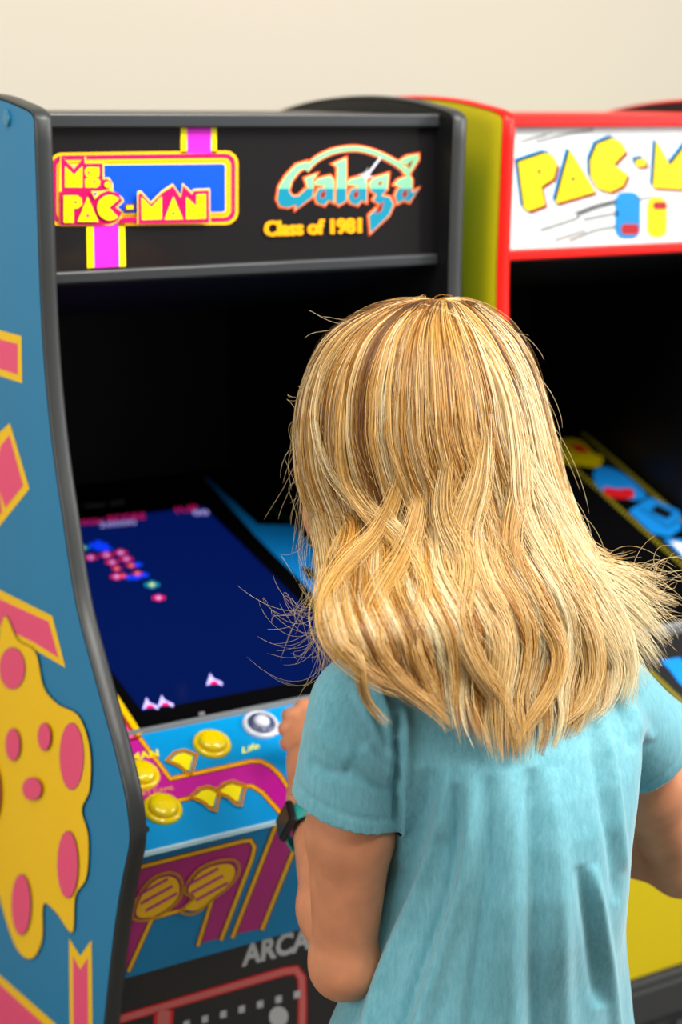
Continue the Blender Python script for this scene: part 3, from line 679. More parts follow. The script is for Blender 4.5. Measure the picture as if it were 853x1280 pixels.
# torso under the shirt
sl, (x, y, z) = B.sub((B.lo[0], B.lo[1], HEM-.05), (B.lo+B.h*B.n)*np.array([1, 1, 0])+np.array([0, 0, rz[-1, 0]]), .0)
d = torso_sdf(x, y, z, -.014); d = np.maximum(d, np.maximum(HEM-.03-z, z-(rz[-1, 0]-.006))); B.merge(sl, d.astype(np.float32), .01)
NB = np.array([rz[-1, 1], rz[-1, 2], rz[-1, 0]-.01])
B.cone(NB-ZV*.03, hp(0, -.02, -.08), .048, .044, .03)
# head and face
he = lambda c, r, M, k, cut=False: B.ell(c, tuple(v*HS for v in r), M, k, cut)
he(hp(0, -.012, .018), (.070, .086, .078), HM, .01)
he(hp(0, .022, -.045), (.054, .062, .066), HM, .03)
he(hp(0, .060, -.088), (.024, .022, .020), HM, .025)
for s_ in (-1, 1):
    he(hp(s_*.034, .058, -.040), (.024, .022, .026), HM, .02)
    he(hp(s_*.030, .088, -.004), (.015, .011, .010), HM, .012, cut=True)
    he(hp(s_*.028, .066, .014), (.018, .010, .007), HM, .014)
    he(hp(s_*.071, -.012, -.010), (.007, .017, .028), HM, .005); he(hp(s_*.077, -.008, -.008), (.004, .009, .016), HM, .004, cut=True)
B.cone(hp(0, .080, .000), hp(0, .094, -.030), .006, .008, .010); he(hp(0, .094, -.033), (.013, .010, .008), HM, .008)
he(hp(0, .080, -.055), (.021, .008, .0055), HM, .005); he(hp(0, .078, -.064), (.017, .008, .006), HM, .005)
# arms
def arm(S, E_, W, side):
    M_ = S+(E_-S)*.5
    B.cone(S-ZV*.008, M_, .034, .0365, .012); B.cone(M_, E_, .0365, .0265, .012)
    B.ell(E_+unit(E_-S)*.008, (.0225, .0225, .022), None, .02)
    M2 = E_+(W-E_)*.30; B.cone(E_, M2, .0255, .0285, .015); B.cone(M2, W, .0285, .0195, .02)
arm(SH_L, EL_L, WR_L, -1); arm(SH_R, EL_R, WR_R, 1)
# left hand closed round the joystick
def finger(ps, rs, k=.004):
    for i in range(len(ps)-1): B.cone(ps[i], ps[i+1], rs[i], rs[i+1], k)
kn = [at(358, 929, 1.668), at(357, 911, 1.682), at(362, 895, 1.694), at(378, 884, 1.703)]
B.cone(WR_L, (WR_L+KN_L)/2+RT*.004, .020, .021, .012)
for i, q in enumerate(kn): B.cone((WR_L*.55+KN_L*.45)+RT*(.002+.003*i), q+RT*.006, .016, .0072, .005)
for i, q in enumerate(kn):
    dpt = FWD*.010*(i-1.5)*0
    p1 = q; p2 = q+RT*.026+FWD*.014+UP*(.004-.001*i)+dpt; p3 = p2+RT*.004-UP*.018+FWD*.002; p4 = p3-RT*.014-UP*.004-FWD*.006
    s_ = (.86, .95, 1.0, .97)[i]
    finger([q, q+(p2-q)*s_, q+(p3-q)*s_, q+(p4-q)*s_], [.0094*s_, .0080*s_, .0074*s_, .0062*s_], .0035)
tb = (WR_L*.6+KN_L*.4)+RT*.016-UP*.002
finger([tb, tb+RT*.020+UP*.016+FWD*.004, tb+RT*.026+UP*.034+FWD*.012, tb+RT*.016+UP*.046+FWD*.018], [.013, .0100, .0090, .0078], .006)
# right hand resting on the buttons
WH = unit(unit(WR_R-EL_R)+BFW*.8-ZV*.05); WS = unit(np.cross(WH, ZV))
B.cone(WR_R, WR_R+WH*.040, .0195, .022, .012, sq=(ZV, 1.35))
for i in range(4):
    q = WR_R+WH*(.062-.004*abs(i-1.3))+WS*(.021-.014*i)-ZV*.002
    B.cone(WR_R+WH*.02+WS*(.012-.008*i), q, .013, .0088, .010)
    Lf = (.9, 1.0, .95, .78)[i]
    finger([q, q+(WH*.026-ZV*.000)*Lf, q+(WH*.042-ZV*.014)*Lf, q+(WH*.050-ZV*.026)*Lf], [.0086, .0078, .0072, .0062], .0035)
tb = WR_R+WH*.018-WS*.0+(-WS if (WS@ACR) > 0 else WS)*.016
tdir = (-WS if (WS@ACR) > 0 else WS)
finger([tb, tb+tdir*.020+WH*.020-ZV*.006, tb+tdir*.024+WH*.040-ZV*.012, tb+tdir*.022+WH*.052-ZV*.017], [.013, .0100, .0088, .0076], .006)
# legs and feet
for P_ in (LEGL, LEGR):
    kne = P_*np.array([1, 1, 0])+ZV*.40+BFW*.01; ank = P_*np.array([1, 1, 0])+ZV*.075-BFW*.01
    B.cone(P_-ZV*.02, kne, .072, .048, .03); B.cone(kne, kne*.65+ank*.35-BFW*.008, .046, .048, .02); B.cone(kne*.65+ank*.35-BFW*.008, ank, .048, .030, .02)
    B.cone(ank-ZV*.03, ank-ZV*.045+BFW*.11, .028, .024, .02)
V, Fq = B.mesh(); V = relax(V, Fq, 2, .5)
skin = mat('skin', 'cb8761', 0.48, 0.45, noise=(38, 0.10), sss=0.25, bump=(700, 0.10, 0.0006))
person = np_mesh('person', V, Fq, skin)
person['label'] = 'person with long wavy blonde hair and light blue t-shirt standing at the blue-sided cabinet'
person['category'] = 'person'
ew = mat('eye_white', 'f2efe8', .15, .5); ei = mat('eye_iris_blue', '3a6a94', .15, .5)
for s_ in (-1, 1):
    m = MB(); R_ = .0120; m.lathe([(R_*math.sin(t), -R_*math.cos(t)) for t in np.linspace(.1, 2.55, 12)], hp(s_*.030, .0635, -.004), HF, 20)
    m.lathe([(R_*math.sin(t)*1.004, -R_*math.cos(t)*1.004) for t in np.linspace(2.5, 3.1, 6)], hp(s_*.030, .0635, -.004), HF, 20, 1); m.build('eye', [ew, ei], person, smooth=True)

# ------------------------------------------------------------------ t-shirt
S_ = Field((B.lo[0], B.lo[1], HEM-.02), (EL_R[0]+.1, SH_R[1]+.22, rz[-1, 0]+.05), .0030)
sl, (x, y, z) = S_.sub(S_.lo, S_.lo+S_.h*S_.n, 0)
S_.merge(sl, np.maximum(torso_sdf(x, y, z), np.maximum(HEM-z, z-rz[-1, 0]-.004)).astype(np.float32), .006)
CUF_L = SH_L+(EL_L-SH_L)*.415-RT*.003; CUF_R = at(813, 930, 1.515)
caps = [(CUF_L, unit(unit(CUF_L-SH_L)-RT*.24), .0485), (CUF_R, unit(unit(CUF_R-SH_R)), .052)]
T_ = Field(S_.lo, S_.lo+S_.h*S_.n, .0030); T_.n = S_.n; T_.d = np.full(S_.n, .5, np.float32)
for (Cc, n_, r_), S0 in zip(caps, (SH_L, SH_R)):
    up_ = S0+(-1 if S0 is SH_L else 1)*(-ACR)*.006-ZV*(.012 if S0 is SH_L else .004)
    T_.cone(up_, Cc+n_*.04, .0475 if S0 is SH_L else .049, r_, .01)
    sl, (x, y, z) = T_.sub(Cc-.12, Cc+.12, 0); pl = (x-Cc[0])*n_[0]+(y-Cc[1])*n_[1]+(z-Cc[2])*n_[2]
    T_.d[sl] = np.maximum(T_.d[sl], pl.astype(np.float32))
hh = np.clip(.5+.5*(S_.d-T_.d)/.022, 0, 1); S_.d = S_.d*(1-hh)+T_.d*hh-.022*hh*(1-hh)
for Cc, n_, r_ in caps:
    sl, (x, y, z) = S_.sub(Cc-.075, Cc+.075, 0); pl = (x-Cc[0])*n_[0]+(y-Cc[1])*n_[1]+(z-Cc[2])*n_[2]; 
    rr = np.sqrt(np.maximum(0, (x-Cc[0])**2+(y-Cc[1])**2+(z-Cc[2])**2-pl**2)); tor = torso_sdf(x, y, z)
    S_.d[sl] = np.where((rr < .066) & (tor > .001), np.maximum(S_.d[sl], pl), S_.d[sl])
V, Fq = S_.mesh()
fc = V[Fq].mean(1); dead = (fc[:, 2] < HEM+.0008)
tor_v = torso_sdf(fc[:, 0], fc[:, 1], fc[:, 2])
for Cc, n_, r_ in caps:
    pl = (fc-Cc)@n_; rr = np.linalg.norm(fc-Cc-pl[:, None]*n_, axis=1); dead |= (np.abs(pl) < .0012) & (rr < r_*1.05) & (tor_v > .0)
nk = np.linalg.norm((fc-NB)*np.array([1, 1, 0]), axis=1); dead |= (fc[:, 2] > rz[-1, 0]-.004) & (nk < .052)
Fq = Fq[~dead]; used = np.unique(Fq); remap = -np.ones(len(V), int); remap[used] = np.arange(len(used)); V = V[used]; Fq = remap[Fq]
V = relax(V, Fq, 5, .5); Nn = vnormals(V, Fq)
# folds: each is a line pinned on the cloth (photo pixels used only to find where on the back it runs)
dvec = V-CAM; zz = dvec@FWD; pxv = CX+F_PX*(dvec@RT)/zz; pyv = CY-F_PX*(dvec@UP)/zz; facing = np.clip(-(Nn@FWD), 0, 1)**.5
def fold(pts, wid, amp):
    global V
    P = np.array(smooth_line(pts, False, 5)); best = np.full(len(V), 1e9); tt = np.zeros(len(V))
    for i in range(len(P)-1):
        a, b = P[i], P[i+1]; ab = b-a; t = np.clip(((pxv-a[0])*ab[0]+(pyv-a[1])*ab[1])/(ab@ab), 0, 1)
        dd = np.hypot(pxv-a[0]-t*ab[0], pyv-a[1]-t*ab[1]); m_ = dd < best; best[m_] = dd[m_]; tt[m_] = (i+t[m_])/(len(P)-1)
    env = np.clip(np.minimum(tt/.22, (1-tt)/.15), 0.0, 1)**.7; V = V+Nn*(1.45*amp*env*facing*np.exp(-(best/wid)**2))[:, None]
for f_ in (([(560,940),(548,1040),(510,1140),(468,1250),(440,1350)], 9, .007), ([(590,950),(585,1060),(560,1160),(520,1290),(500,1380)], 12, .0075), ([(535,960),(520,1060),(480,1160),(455,1220)], 9, -.006),
           ([(570,980),(566,1090),(530,1200),(490,1330)], 9, -.006), ([(505,880),(508,940),(506,1030),(500,1090)], 6, .0045), ([(494,890),(496,950),(496,1030)], 5, -.006),
           ([(753,880),(766,960),(775,1030),(781,1090)], 6, .0045), ([(742,900),(752,980),(764,1060),(770,1130)], 7, -.004), ([(738,1080),(752,1150),(766,1230),(776,1330)], 7, .0055), ([(722,1080),(738,1170),(752,1260)], 9, -.005),
           ([(640,960),(642,1080),(636,1190),(640,1380)], 16, .005), ([(690,960),(694,1060),(700,1180),(716,1380)], 14, .005), ([(664,960),(668,1080),(668,1380)], 11, -.005), ([(612,970),(610,1080),(596,1200),(580,1380)], 10, -.005),
           ([(440,850),(462,890),(486,930),(498,960)], 7, .004), ([(470,850),(484,890),(498,930)], 6, .004), ([(452,860),(470,895),(488,940)], 5, -.004), ([(455,930),(470,950),(494,970)], 7, .003), ([(430,960),(460,975),(492,990)], 7, -.0025),
           ([(392,900),(410,930),(440,950)], 9, .0018), ([(385,950),(410,965),(440,968)], 8, -.0018), ([(770,870),(782,900),(790,940)], 6, -.004), ([(788,880),(800,905),(812,925)], 8, .003)):
    fold(*f_)
ns = np.array([[13, 5, 3], [-7, 11, 6], [5, -9, 14], [21, 17, -4], [-16, 24, 9]], float)
V = V+Nn*sum(.0009*np.sin(V@k+i*1.7) for i, k in enumerate(ns*2.6))[:, None]
for Cc, n_, r_ in caps:     # stitched hem
    pl = (V-Cc)@n_; rr = np.linalg.norm(V-Cc-pl[:, None]*n_, axis=1); m_ = (rr < r_*1.25)
    V = V-Nn*(np.where(m_, .0011*np.exp(-((pl+.017)/.0022)**2), 0))[:, None]
shirt_m = mat('light_blue_jersey', '7fc4d2', 0.85, 0.15)
nt = shirt_m.node_tree; b = nt.nodes['Principled BSDF']; tc = nt.nodes.new('ShaderNodeTexCoord')
n1 = nt.nodes.new('ShaderNodeTexNoise'); n1.inputs['Scale'].default_value = 260; n1.inputs['Detail'].default_value = 5; n1.inputs['Roughness'].default_value = .7
n2 = nt.nodes.new('ShaderNodeTexNoise'); n2.inputs['Scale'].default_value = 22; n2.inputs['Detail'].default_value = 4
mp = nt.nodes.new('ShaderNodeMapping'); mp.inputs['Scale'].default_value = (1, 1, .25); nt.links.new(tc.outputs['Object'], mp.inputs[0]); nt.links.new(mp.outputs[0], n1.inputs['Vector']); nt.links.new(mp.outputs[0], n2.inputs['Vector'])
ad = nt.nodes.new('ShaderNodeMath'); ad.operation = 'MULTIPLY_ADD'; nt.links.new(n1.outputs[0], ad.inputs[0]); ad.inputs[1].default_value = .7
md = nt.nodes.new('ShaderNodeMath'); md.operation = 'MULTIPLY'; nt.links.new(n2.outputs[0], md.inputs[0]); md.inputs[1].default_value = .3; nt.links.new(md.outputs[0], ad.inputs[2])
rp = nt.nodes.new('ShaderNodeValToRGB'); rp.color_ramp.elements[0].position = .38; rp.color_ramp.elements[0].color = (*lin('63a2b0'), 1); rp.color_ramp.elements[1].position = .64; rp.color_ramp.elements[1].color = (*lin('7ab6c3'), 1)
nt.links.new(ad.outputs[0], rp.inputs[0]); nt.links.new(rp.outputs[0], b.inputs['Base Color'])
b.inputs['Sheen Weight'].default_value = .35; b.inputs['Sheen Roughness'].default_value = .4
bp = nt.nodes.new('ShaderNodeBump'); bp.inputs['Strength'].default_value = .35; bp.inputs['Distance'].default_value = .0008; nt.links.new(n1.outputs[0], bp.inputs['Height']); nt.links.new(bp.outputs[0], b.inputs['Normal'])
sh_o = np_mesh('t_shirt', V, Fq, shirt_m, person)
so = sh_o.modifiers.new('thick', 'SOLIDIFY'); so.thickness = .0022; so.offset = -1
# shorts and shoes
K_ = Field(PEL-np.array([.24, .24, .34]), PEL+np.array([.24, .24, .06]), .005)
K_.ell(PEL-ZV*.045, (.138, .088, .085), np.array([ACR, BFW, ZV]), .01)
for P_ in (LEGL, LEGR): K_.cone(P_-ZV*.04, P_-ZV*.22, .074, .082, .03)
sl, (x, y, z) = K_.sub(K_.lo, K_.lo+K_.h*K_.n, 0); K_.d = np.maximum(K_.d, (PEL[2]-.20)-z).astype(np.float32)
Vk, Fk = K_.mesh(); np_mesh('shorts', relax(Vk, Fk, 2), Fk, mat('dark_denim', '2c3c58', .9, .2, noise=(400, .25)), person)
for P_ in (LEGL, LEGR):
    A_ = P_*np.array([1, 1, 0]); K_ = Field(A_+np.array([-.16, -.16, -.004]), A_+np.array([.16, .16, .11]), .004)
    K_.cone(A_+ZV*.040-BFW*.02, A_+ZV*.032+BFW*.115, .040, .034, .02); K_.cone(A_+ZV*.045-BFW*.02, A_+ZV*.08-BFW*.015, .040, .040, .02)
    sl, (x, y, z) = K_.sub(K_.lo, K_.lo+K_.h*K_.n, 0); K_.d = np.maximum(K_.d, .001-z).astype(np.float32); Vk, Fk = K_.mesh()
    np_mesh('shoe', relax(Vk, Fk, 1), Fk, mat('white_canvas', 'dedcd6', .7, .3), person)
# smartwatch on the left wrist
fa = unit(WR_L-EL_L); WC = EL_L+(WR_L-EL_L)*.80; w0 = -RT*.86-FWD*.30+UP*.30; wx = unit(w0-fa*np.dot(w0, fa)); wy = np.cross(fa, wx)
m = MB(); vs = []; nseg = 40; rw = .0275
for i in range(nseg):
    an = 2*math.pi*i/nseg
    for h_, dr in ((-.0125, 0), (-.0115, .0018), (.0115, .0018), (.0125, 0), (.0115, -.0008), (-.0115, -.0008)):
        vs.append(WC+fa*h_+(wx*math.cos(an)*1.04+wy*math.sin(an)*.96)*(rw+dr))
m.add(vs, [(i*6+j, i*6+(j+1) % 6, ((i+1) % nseg)*6+(j+1) % 6, ((i+1) % nseg)*6+j) for i in range(nseg) for j in range(6)])
band = m.build('wristwatch', mat('teal_silicone', '2fa79c', .5, .4), person, smooth=True); band['label'] = 'teal wrist band with a black rectangular watch'
def obox(c, ax, half, name, mt, parent, bev=.003):
    m = MB(); m.box((-half[0], -half[1], -half[2]), half, bev=bev); m.v = [c+ax[0]*p[0]+ax[1]*p[1]+ax[2]*p[2] for p in m.v]; return m.build(name, mt, parent)
obox(WC+wx*(rw+.0030), (wx, wy, fa), (.0036, .0145, .0165), 'watch_case', black_sat, band)
obox(WC+wx*(rw+.0068), (wx, wy, fa), (.0006, .0125, .0145), 'watch_screen', mat('watch_glass', '05070c', .30, .4), band, bev=.0005)

# ------------------------------------------------------------------ hair: strands gathered into wavy locks, draped over skull and back
YS = [377, 380, 388, 410, 430, 460, 500, 540, 600, 650, 700, 740, 780, 820, 860, 900, 940, 980]
XL = [536, 508, 470, 430, 409, 394, 380, 374, 378, 391, 400, 403, 407, 416, 440, 480, 510, 530]
XR = [560, 584, 606, 632, 648, 661, 674, 684, 700, 720, 744, 760, 774, 780, 776, 760, 720, 690]
HZ = float((HC-CAM)@FWD)
def env(y):
    xl = np.interp(y, YS, XL); xr = np.interp(y, YS, XR); return (xl+xr)/2, (xr-xl)/2
def back_z(px, py):                               # distance of the cloth of the back, from the torso rings
    z0 = 1.40+(px-610)*.00050-.088*np.ones_like(py); return z0
def hair_surface(th, y, lay):                     # th: angle round the head (0 = back of the head), lay: 0 outer .. 1 inner
    mid, half = env(y); s = np.sin(th); c = np.cos(th)
    px = mid+half*s*(1-.10*lay)
    dep = .122*np.sqrt(np.clip(1-((y-555)/177.0)**2, 0.004, 1)); dep = np.where(y > 555, .122, dep)
    zh = HZ+(y-555)*.00012-dep*c*(1-.20*lay)
    zb = back_z(px, y)-.034*(1-.75*lay)*np.clip(c, 0, 1)**.4-.004
    zb = np.where(c < 0, zb+.05*(-c), zb)
    w = np.clip((y-620)/190.0, 0, 1); w = w*w*(3-2*w)
    return px, zh*(1-w)+zb*w
def to_world(px, py, z):
    r = FWD[None]+RT[None]*((px-CX)/F_PX)[:, None]-UP[None]*((py-CY)/F_PX)[:, None]; return CAM+r*z[:, None]
YEND = lambda th: np.interp(math.degrees(th), [-110, -95, -75, -60, -45, -30, -15, 0, 15, 30, 45, 60, 80, 110], [740, 780, 822, 852, 868, 890, 920, 948, 962, 962, 948, 922, 884, 800])
NP = 30
strands = []; tones = []; radii = []
def lock(center, width, n, tone, wtip=.35, frizz=.0005, rad=.00024, root_dark=.0, tonevar=.08, lenvar=.10, tipgain=.0, root=.35):
    """center (NP,3) path; strands spread round it in a flattened bundle that narrows to the tip"""
    C = center; T = np.gradient(C, axis=0); T /= np.linalg.norm(T, axis=1)[:, None]+1e-9
    S = np.cross(T, FWD); S /= np.linalg.norm(S, axis=1)[:, None]+1e-9; D = np.cross(S, T)
    t = np.linspace(0, 1, NP); prof = np.minimum(1, root+2.2*t)*(1-(1-wtip)*np.clip((t-.35)/.65, 0, 1)**1.3)
    for _ in range(n):
        a = rng.normal()*.55; b = rng.normal()*.30; ph = rng.uniform(0, 6.28, 4); fr_ = rng.uniform(.5, 1.6)*frizz
        tw = a+.10*np.sin(t*rng.uniform(3, 7)+ph[0]); tb_ = b+.10*np.sin(t*rng.uniform(3, 7)+ph[1])
        cut = 1-abs(rng.normal())*lenvar; u = t*min(1, max(.55, cut)); 
        P = C+S*(tw*prof*width)[:, None]+D*(tb_*prof*width)[:, None]
        P = P+S*(fr_*np.sin(t*rng.uniform(9, 22)+ph[2])*(.3+t))[:, None]+D*(fr_*np.sin(t*rng.uniform(9, 22)+ph[3])*(.3+t))[:, None]
        P = np.stack([np.interp(u, t, P[:, i]) for i in range(3)], 1)
        strands.append(P); tv = tone+rng.normal()*tonevar
        tones.append(tv-root_dark*np.clip(1-t*3.2, 0, 1)+tipgain*np.clip((t-.35)/.5, 0, 1)); radii.append(rad*rng.uniform(.7, 1.25))
def fall(th0, lay, dth=0.0, yend=None, amp=1.0, ph=0.0, ystart=None):
    y0 = 377+6*lay if ystart is None else ystart
    ye = (YEND(th0) if yend is None else yend)-30*lay
    t = np.linspace(0, 1, NP); y = y0+(ye-y0)*t**1.45
    g = np.clip((y-520)/260, 0, 1)
    th = th0*(.80+.20*np.clip(t*3, 0, 1))+dth*t+.045*np.sin(t*5+ph*1.7)*t
    wave = amp*g*(13*np.sin((y-560)/190*2*math.pi+ph)+2*np.sin((y-560)/90*2*math.pi+ph*2.3))
    px, z = hair_surface(th, y, lay)
    z = z-.010*amp*g*np.cos((y-560)/178*2*math.pi+ph)*(1-lay*.5)
    return to_world(px+wave*(np.cos(th).clip(.25, 1)), y, z)
# inner layers, darker; then the outer locks
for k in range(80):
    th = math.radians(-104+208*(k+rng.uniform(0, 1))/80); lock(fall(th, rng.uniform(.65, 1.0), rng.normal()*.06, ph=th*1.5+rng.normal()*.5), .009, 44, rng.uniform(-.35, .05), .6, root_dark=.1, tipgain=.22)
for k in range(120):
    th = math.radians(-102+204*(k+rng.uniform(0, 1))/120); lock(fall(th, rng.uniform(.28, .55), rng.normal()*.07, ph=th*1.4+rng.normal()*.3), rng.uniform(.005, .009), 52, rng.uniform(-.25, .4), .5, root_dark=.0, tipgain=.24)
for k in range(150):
    th = math.radians(-98+196*(k+rng.uniform(0, 1))/150); lock(fall(th, rng.uniform(0, .22), rng.normal()*.06, ph=th*1.3+rng.normal()*.28), rng.uniform(.0025, .0065), 55, (rng.uniform(.08, .42) if rng.uniform() < .27 else rng.uniform(.4, 1.05))+.22*max(0, min(1, (math.degrees(th)-25)/25)),   .6, root_dark=.0, tipgain=.12, lenvar=.14)  # right-hand locks toned paler: a highlight painted into the hair colour
for k in range(46):
    th = math.radians(rng.uniform(66, 101)*(1 if k % 2 else -1)); lock(fall(th, rng.uniform(-.02, .1), rng.normal()*.03, ph=th*1.3+rng.normal()*.2), rng.uniform(.003, .006), 42, rng.uniform(.6, 1.0), .6, lenvar=.14)
for k in range(56):                                # hair beside the face and over the forehead
    sd = -1 if k % 2 else 1; th = math.radians(sd*rng.uniform(103, 128)); lock(fall(th, rng.uniform(0, .5), rng.normal()*.03, yend=rng.uniform(560, 610) if sd < 0 else rng.uniform(620, 720)), .006, 34, rng.uniform(.3, .8), .6)
for k in range(60):
    th = math.radians((-1 if k % 2 else 1)*rng.uniform(126, 178)); lock(fall(th, rng.uniform(0, .5), rng.normal()*.03, yend=rng.uniform(418, 446)), .007, 30, rng.uniform(.3, .8), .6)
def guide(pts, zs=None):                          # hand placed lock: photo row and column, distance
    P = np.array(smooth_line([p[:2] for p in pts], False, 8)); zz = np.array([p[2] for p in pts]); z = np.interp(np.linspace(0, 1, len(P)), np.linspace(0, 1, len(pts)), zz)
    W = to_world(P[:, 0], P[:, 1], z); s = np.r_[0, np.cumsum(np.linalg.norm(np.diff(W, axis=0), axis=1))]; s /= s[-1]
    return np.stack([np.interp(np.linspace(0, 1, NP), s, W[:, i]) for i in range(3)], 1)
hz = lambda x, y, d=0.0: (x, y, float(hair_surface(np.array([math.asin(max(-.98, min(.98, (x-env(y)[0])/env(y)[1])))]), np.array([float(y)]), 0.0)[1][0])-d)
H = lambda pts, d=.004: guide([hz(x, y, d if (i > 1 or y < 400) else (-.010, -.003)[i]) for i, (x, y) in enumerate(pts)])
for pts, wd, n, tone in (
    ([(470,392),(420,425),(402,480),(398,530),(418,590),(452,630),(490,655),(520,700),(522,760)], .007, 60, .95),
    ([(500,388),(450,430),(430,520),(436,600),(470,650),(510,690),(530,740),(515,800),(540,860),(560,920)], .009, 70, .75),
    ([(462,396),(405,450),(384,540),(392,630),(440,650),(420,720),(404,760),(420,810),(446,850)], .007, 60, .55),
    ([(502,520),(500,600),(474,665),(430,715),(408,760),(414,800),(440,830),(470,852),(505,866)], .010, 80, .7),
    ([(440,640),(412,700),(405,760),(425,805),(448,822),(452,850),(462,880),(488,908)], .006, 55, .8),
    ([(530,540),(526,620),(508,690),(474,750),(464,800),(492,845),(535,880),(570,912)], .011, 80, .72),
    ([(566,470),(560,560),(554,640),(578,700),(572,770),(594,830),(630,885),(650,942)], .012, 90, .8),
    ([(602,430),(606,520),(598,600),(580,670),(598,740),(628,800),(622,870),(626,955)], .012, 90, .85),
    ([(632,430),(648,520),(650,600),(640,680),(668,750),(700,810),(690,860),(660,905),(640,940)], .010, 80, .7),
    ([(660,560),(680,640),(700,720),(735,790),(742,840),(728,880),(700,905)], .012, 100, .8),
    ([(530,382),(585,412),(625,480),(640,560),(648,640),(690,720),(745,790),(770,840),(752,885),(735,900)], .011, 110, 1.0),
    ([(545,380),(612,416),(650,490),(668,580),(700,660),(745,730),(780,790),(790,840),(778,880)], .011, 120, 1.05)):
    lock(H(pts), wd, int(n*1.5), tone, .5, frizz=.0007, root=.1)
zr = 1.375
for pts, wd, n, tone in (
    ([(640,540,1.36),(680,640,zr),(705,690,zr),(745,712,zr+.01),(785,722,zr+.02),(815,742,zr+.03),(852,756,zr+.03)], .010, 90, 1.0),
    ([(645,560,1.36),(688,660,zr),(725,710,zr),(775,740,zr+.01),(812,775,zr+.02),(838,806,zr+.03)], .013, 130, 1.1),
    ([(650,560,1.36),(690,670,zr),(722,720,zr-.005),(765,765,zr),(800,800,zr+.015),(826,838,zr+.02)], .014, 130, 1.1),
    ([(655,580,1.36),(695,680,zr),(730,735,zr-.01),(762,785,zr),(785,825,zr),(806,862,zr+.01)], .013, 120, 1.05),
    ([(660,600,1.36),(700,700,zr-.01),(738,750,zr-.012),(770,805,zr-.01),(782,850,zr),(780,892,zr)], .011, 100, .95),
    ([(655,540,1.36),(700,640,zr+.02),(742,700,zr+.03),(790,712,zr+.04),(838,722,zr+.04)], .007, 45, .9),
    ([(660,520,1.37),(700,610,zr+.02),(730,672,zr+.03),(765,696,zr+.04),(800,690,zr+.04)], .006, 28, .85)):
    lock(guide(pts), wd, int(n*1.4), tone, .75, frizz=.0014, lenvar=.16)
# stray hairs
def stray(p0, d, L, curl, tone=.9):
    t = np.linspace(0, 1, NP); a = rng.uniform(0, 6.28); q = d*(L*t)[:, None]
    s1 = rng.uniform(1.5, 4.5); q = q+RT*(curl*(np.sin(t*s1+a)-math.sin(a)))[:, None]+UP*(curl*(np.cos(t*s1*1.2+a)-math.cos(a)))[:, None]+FWD*(curl*.5*np.sin(t*s1))[:, None]
    strands.append(p0+q); tones.append(np.full(NP, tone)); radii.append(.00013)
for k in range(150):
    y = rng.uniform(420, 780); mid, half = env(y); x = mid-half*.96; stray(at(x, y, HZ-.03), unit(-RT*rng.uniform(-.05, .16)-UP*1), rng.uniform(.04, .12), rng.uniform(.004, .016))
for k in range(100):
    y = rng.uniform(420, 700); mid, half = env(y); x = mid+half*.96; stray(at(x, y, HZ-.03), unit(RT*rng.uniform(.1, .38)-UP*1), rng.uniform(.03, .09), rng.uniform(.004, .014))
for k in range(26): x = rng.uniform(420, 640); y = np.interp(x, [415, 440, 500, 560, 600, 640], [408, 398, 386, 382, 388, 412])+5; sd = -1 if x < 520 else 1; stray(at(x, y, HZ-.03), unit(RT*sd*1-UP*rng.uniform(.1, 1.2)), rng.uniform(.02, .05), rng.uniform(.003, .010))
for k in range(50): stray(at(rng.uniform(390, 415), rng.uniform(730, 800), HZ-.06), unit(-RT*rng.uniform(.1, .7)-UP*rng.uniform(-.3, .9)), rng.uniform(.02, .05), rng.uniform(.008, .020))
for k in range(90): stray(at(rng.uniform(745, 825), rng.uniform(705, 790), zr+.02), unit(RT*1-UP*rng.uniform(-.5, .8)), rng.uniform(.015, .045), rng.uniform(.003, .010))
for k in range(450):                               # fine hairs lying loose on top of the locks
    th = math.radians(rng.uniform(-88, 88)); P = fall(th, -.03, rng.normal()*.35, ph=rng.uniform(0, 6.28), amp=rng.uniform(.5, 2.0)); i0 = rng.integers(3, 16); i1 = min(NP-1, i0+rng.integers(8, 16))
    P = P[i0:i1]; s = np.linspace(0, len(P)-1, NP); P = np.stack([np.interp(s, np.arange(len(P)), P[:, i]) for i in range(3)], 1)
    strands.append(P); tones.append(np.full(NP, rng.uniform(.6, 1.1))); radii.append(.00014)
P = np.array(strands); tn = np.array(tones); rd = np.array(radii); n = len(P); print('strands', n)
T = np.gradient(P, axis=1); T /= np.linalg.norm(T, axis=2)[..., None]+1e-9
ref = np.broadcast_to(np.array([.31, -.25, .92]), T.shape); A_ = np.cross(T, FWD[None, None]); A_ /= np.linalg.norm(A_, axis=2)[..., None]+1e-9; B_ = np.cross(T, A_)
tp = np.linspace(0, 1, NP); taper = np.minimum(1, (1-tp)*6+.25)
R_ = (rd[:, None]*taper[None])[..., None]; K = 3
ring = [P+R_*(A_*math.cos(2*math.pi*j/K+.5)+B_*math.sin(2*math.pi*j/K+.5)) for j in range(K)]
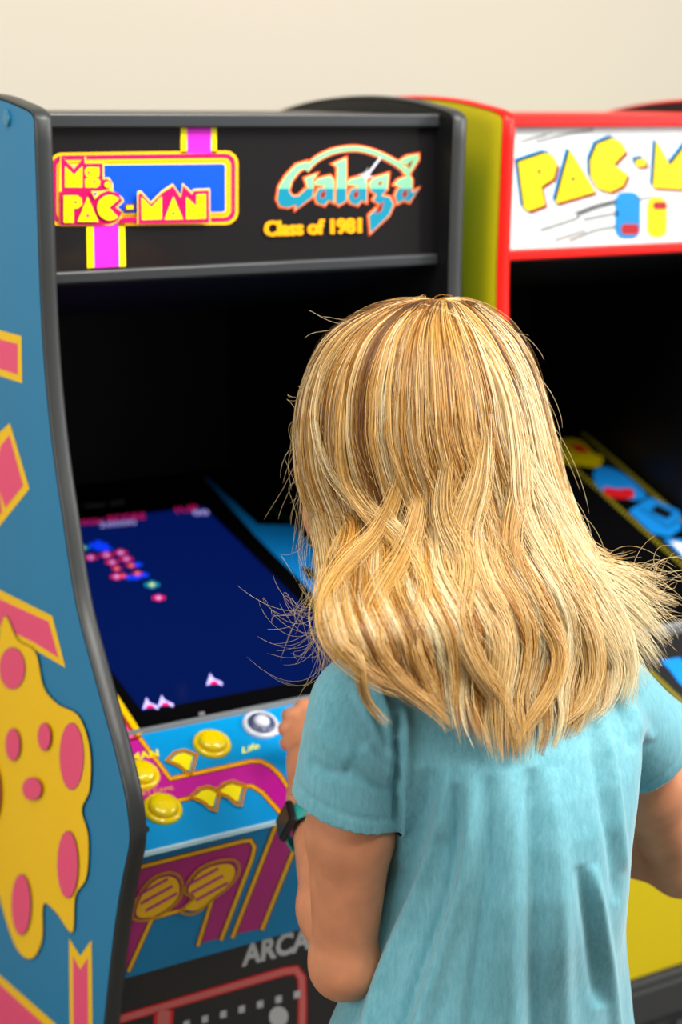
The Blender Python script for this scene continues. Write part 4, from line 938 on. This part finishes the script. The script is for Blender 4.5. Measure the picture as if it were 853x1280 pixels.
V = np.stack(ring, 2).reshape(-1, 3)
base = (np.arange(n)[:, None]*NP+np.arange(NP-1)[None]).reshape(-1)*K
F_ = np.concatenate([np.stack([base+j, base+(j+1) % K, base+K+(j+1) % K, base+K+j], 1) for j in range(K)])
me = bpy.data.meshes.new('hair'); me.vertices.add(len(V)); me.vertices.foreach_set('co', V.astype(np.float32).ravel())
me.loops.add(F_.size); me.loops.foreach_set('vertex_index', F_.astype(np.int32).ravel()); me.polygons.add(len(F_)); me.polygons.foreach_set('loop_start', np.arange(0, F_.size, 4, dtype=np.int32))
me.update(calc_edges=True); me.polygons.foreach_set('use_smooth', np.ones(len(F_), bool))
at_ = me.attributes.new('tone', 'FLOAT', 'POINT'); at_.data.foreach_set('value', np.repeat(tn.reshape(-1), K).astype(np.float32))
hm = bpy.data.materials.new('blonde_hair'); hm.use_nodes = True; nt = hm.node_tree; b = nt.nodes['Principled BSDF']
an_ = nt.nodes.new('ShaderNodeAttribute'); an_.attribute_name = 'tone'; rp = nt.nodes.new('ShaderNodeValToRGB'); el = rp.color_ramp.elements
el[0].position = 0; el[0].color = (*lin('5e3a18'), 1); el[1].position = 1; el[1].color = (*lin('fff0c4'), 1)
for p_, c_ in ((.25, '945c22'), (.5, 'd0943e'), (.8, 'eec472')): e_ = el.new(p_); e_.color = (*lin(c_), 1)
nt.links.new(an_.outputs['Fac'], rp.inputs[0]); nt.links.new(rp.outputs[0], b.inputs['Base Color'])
b.inputs['Roughness'].default_value = .36; b.inputs['Specular IOR Level'].default_value = .75
tr = nt.nodes.new('ShaderNodeBsdfTranslucent'); nt.links.new(rp.outputs[0], tr.inputs[0]); mxs = nt.nodes.new('ShaderNodeMixShader'); mxs.inputs[0].default_value = .22
nt.links.new(b.outputs[0], mxs.inputs[1]); nt.links.new(tr.outputs[0], mxs.inputs[2]); nt.links.new(mxs.outputs[0], nt.nodes['Material Output'].inputs[0])
me.materials.append(hm); ho = bpy.data.objects.new('hair', me); COL.objects.link(ho); ho.parent = person
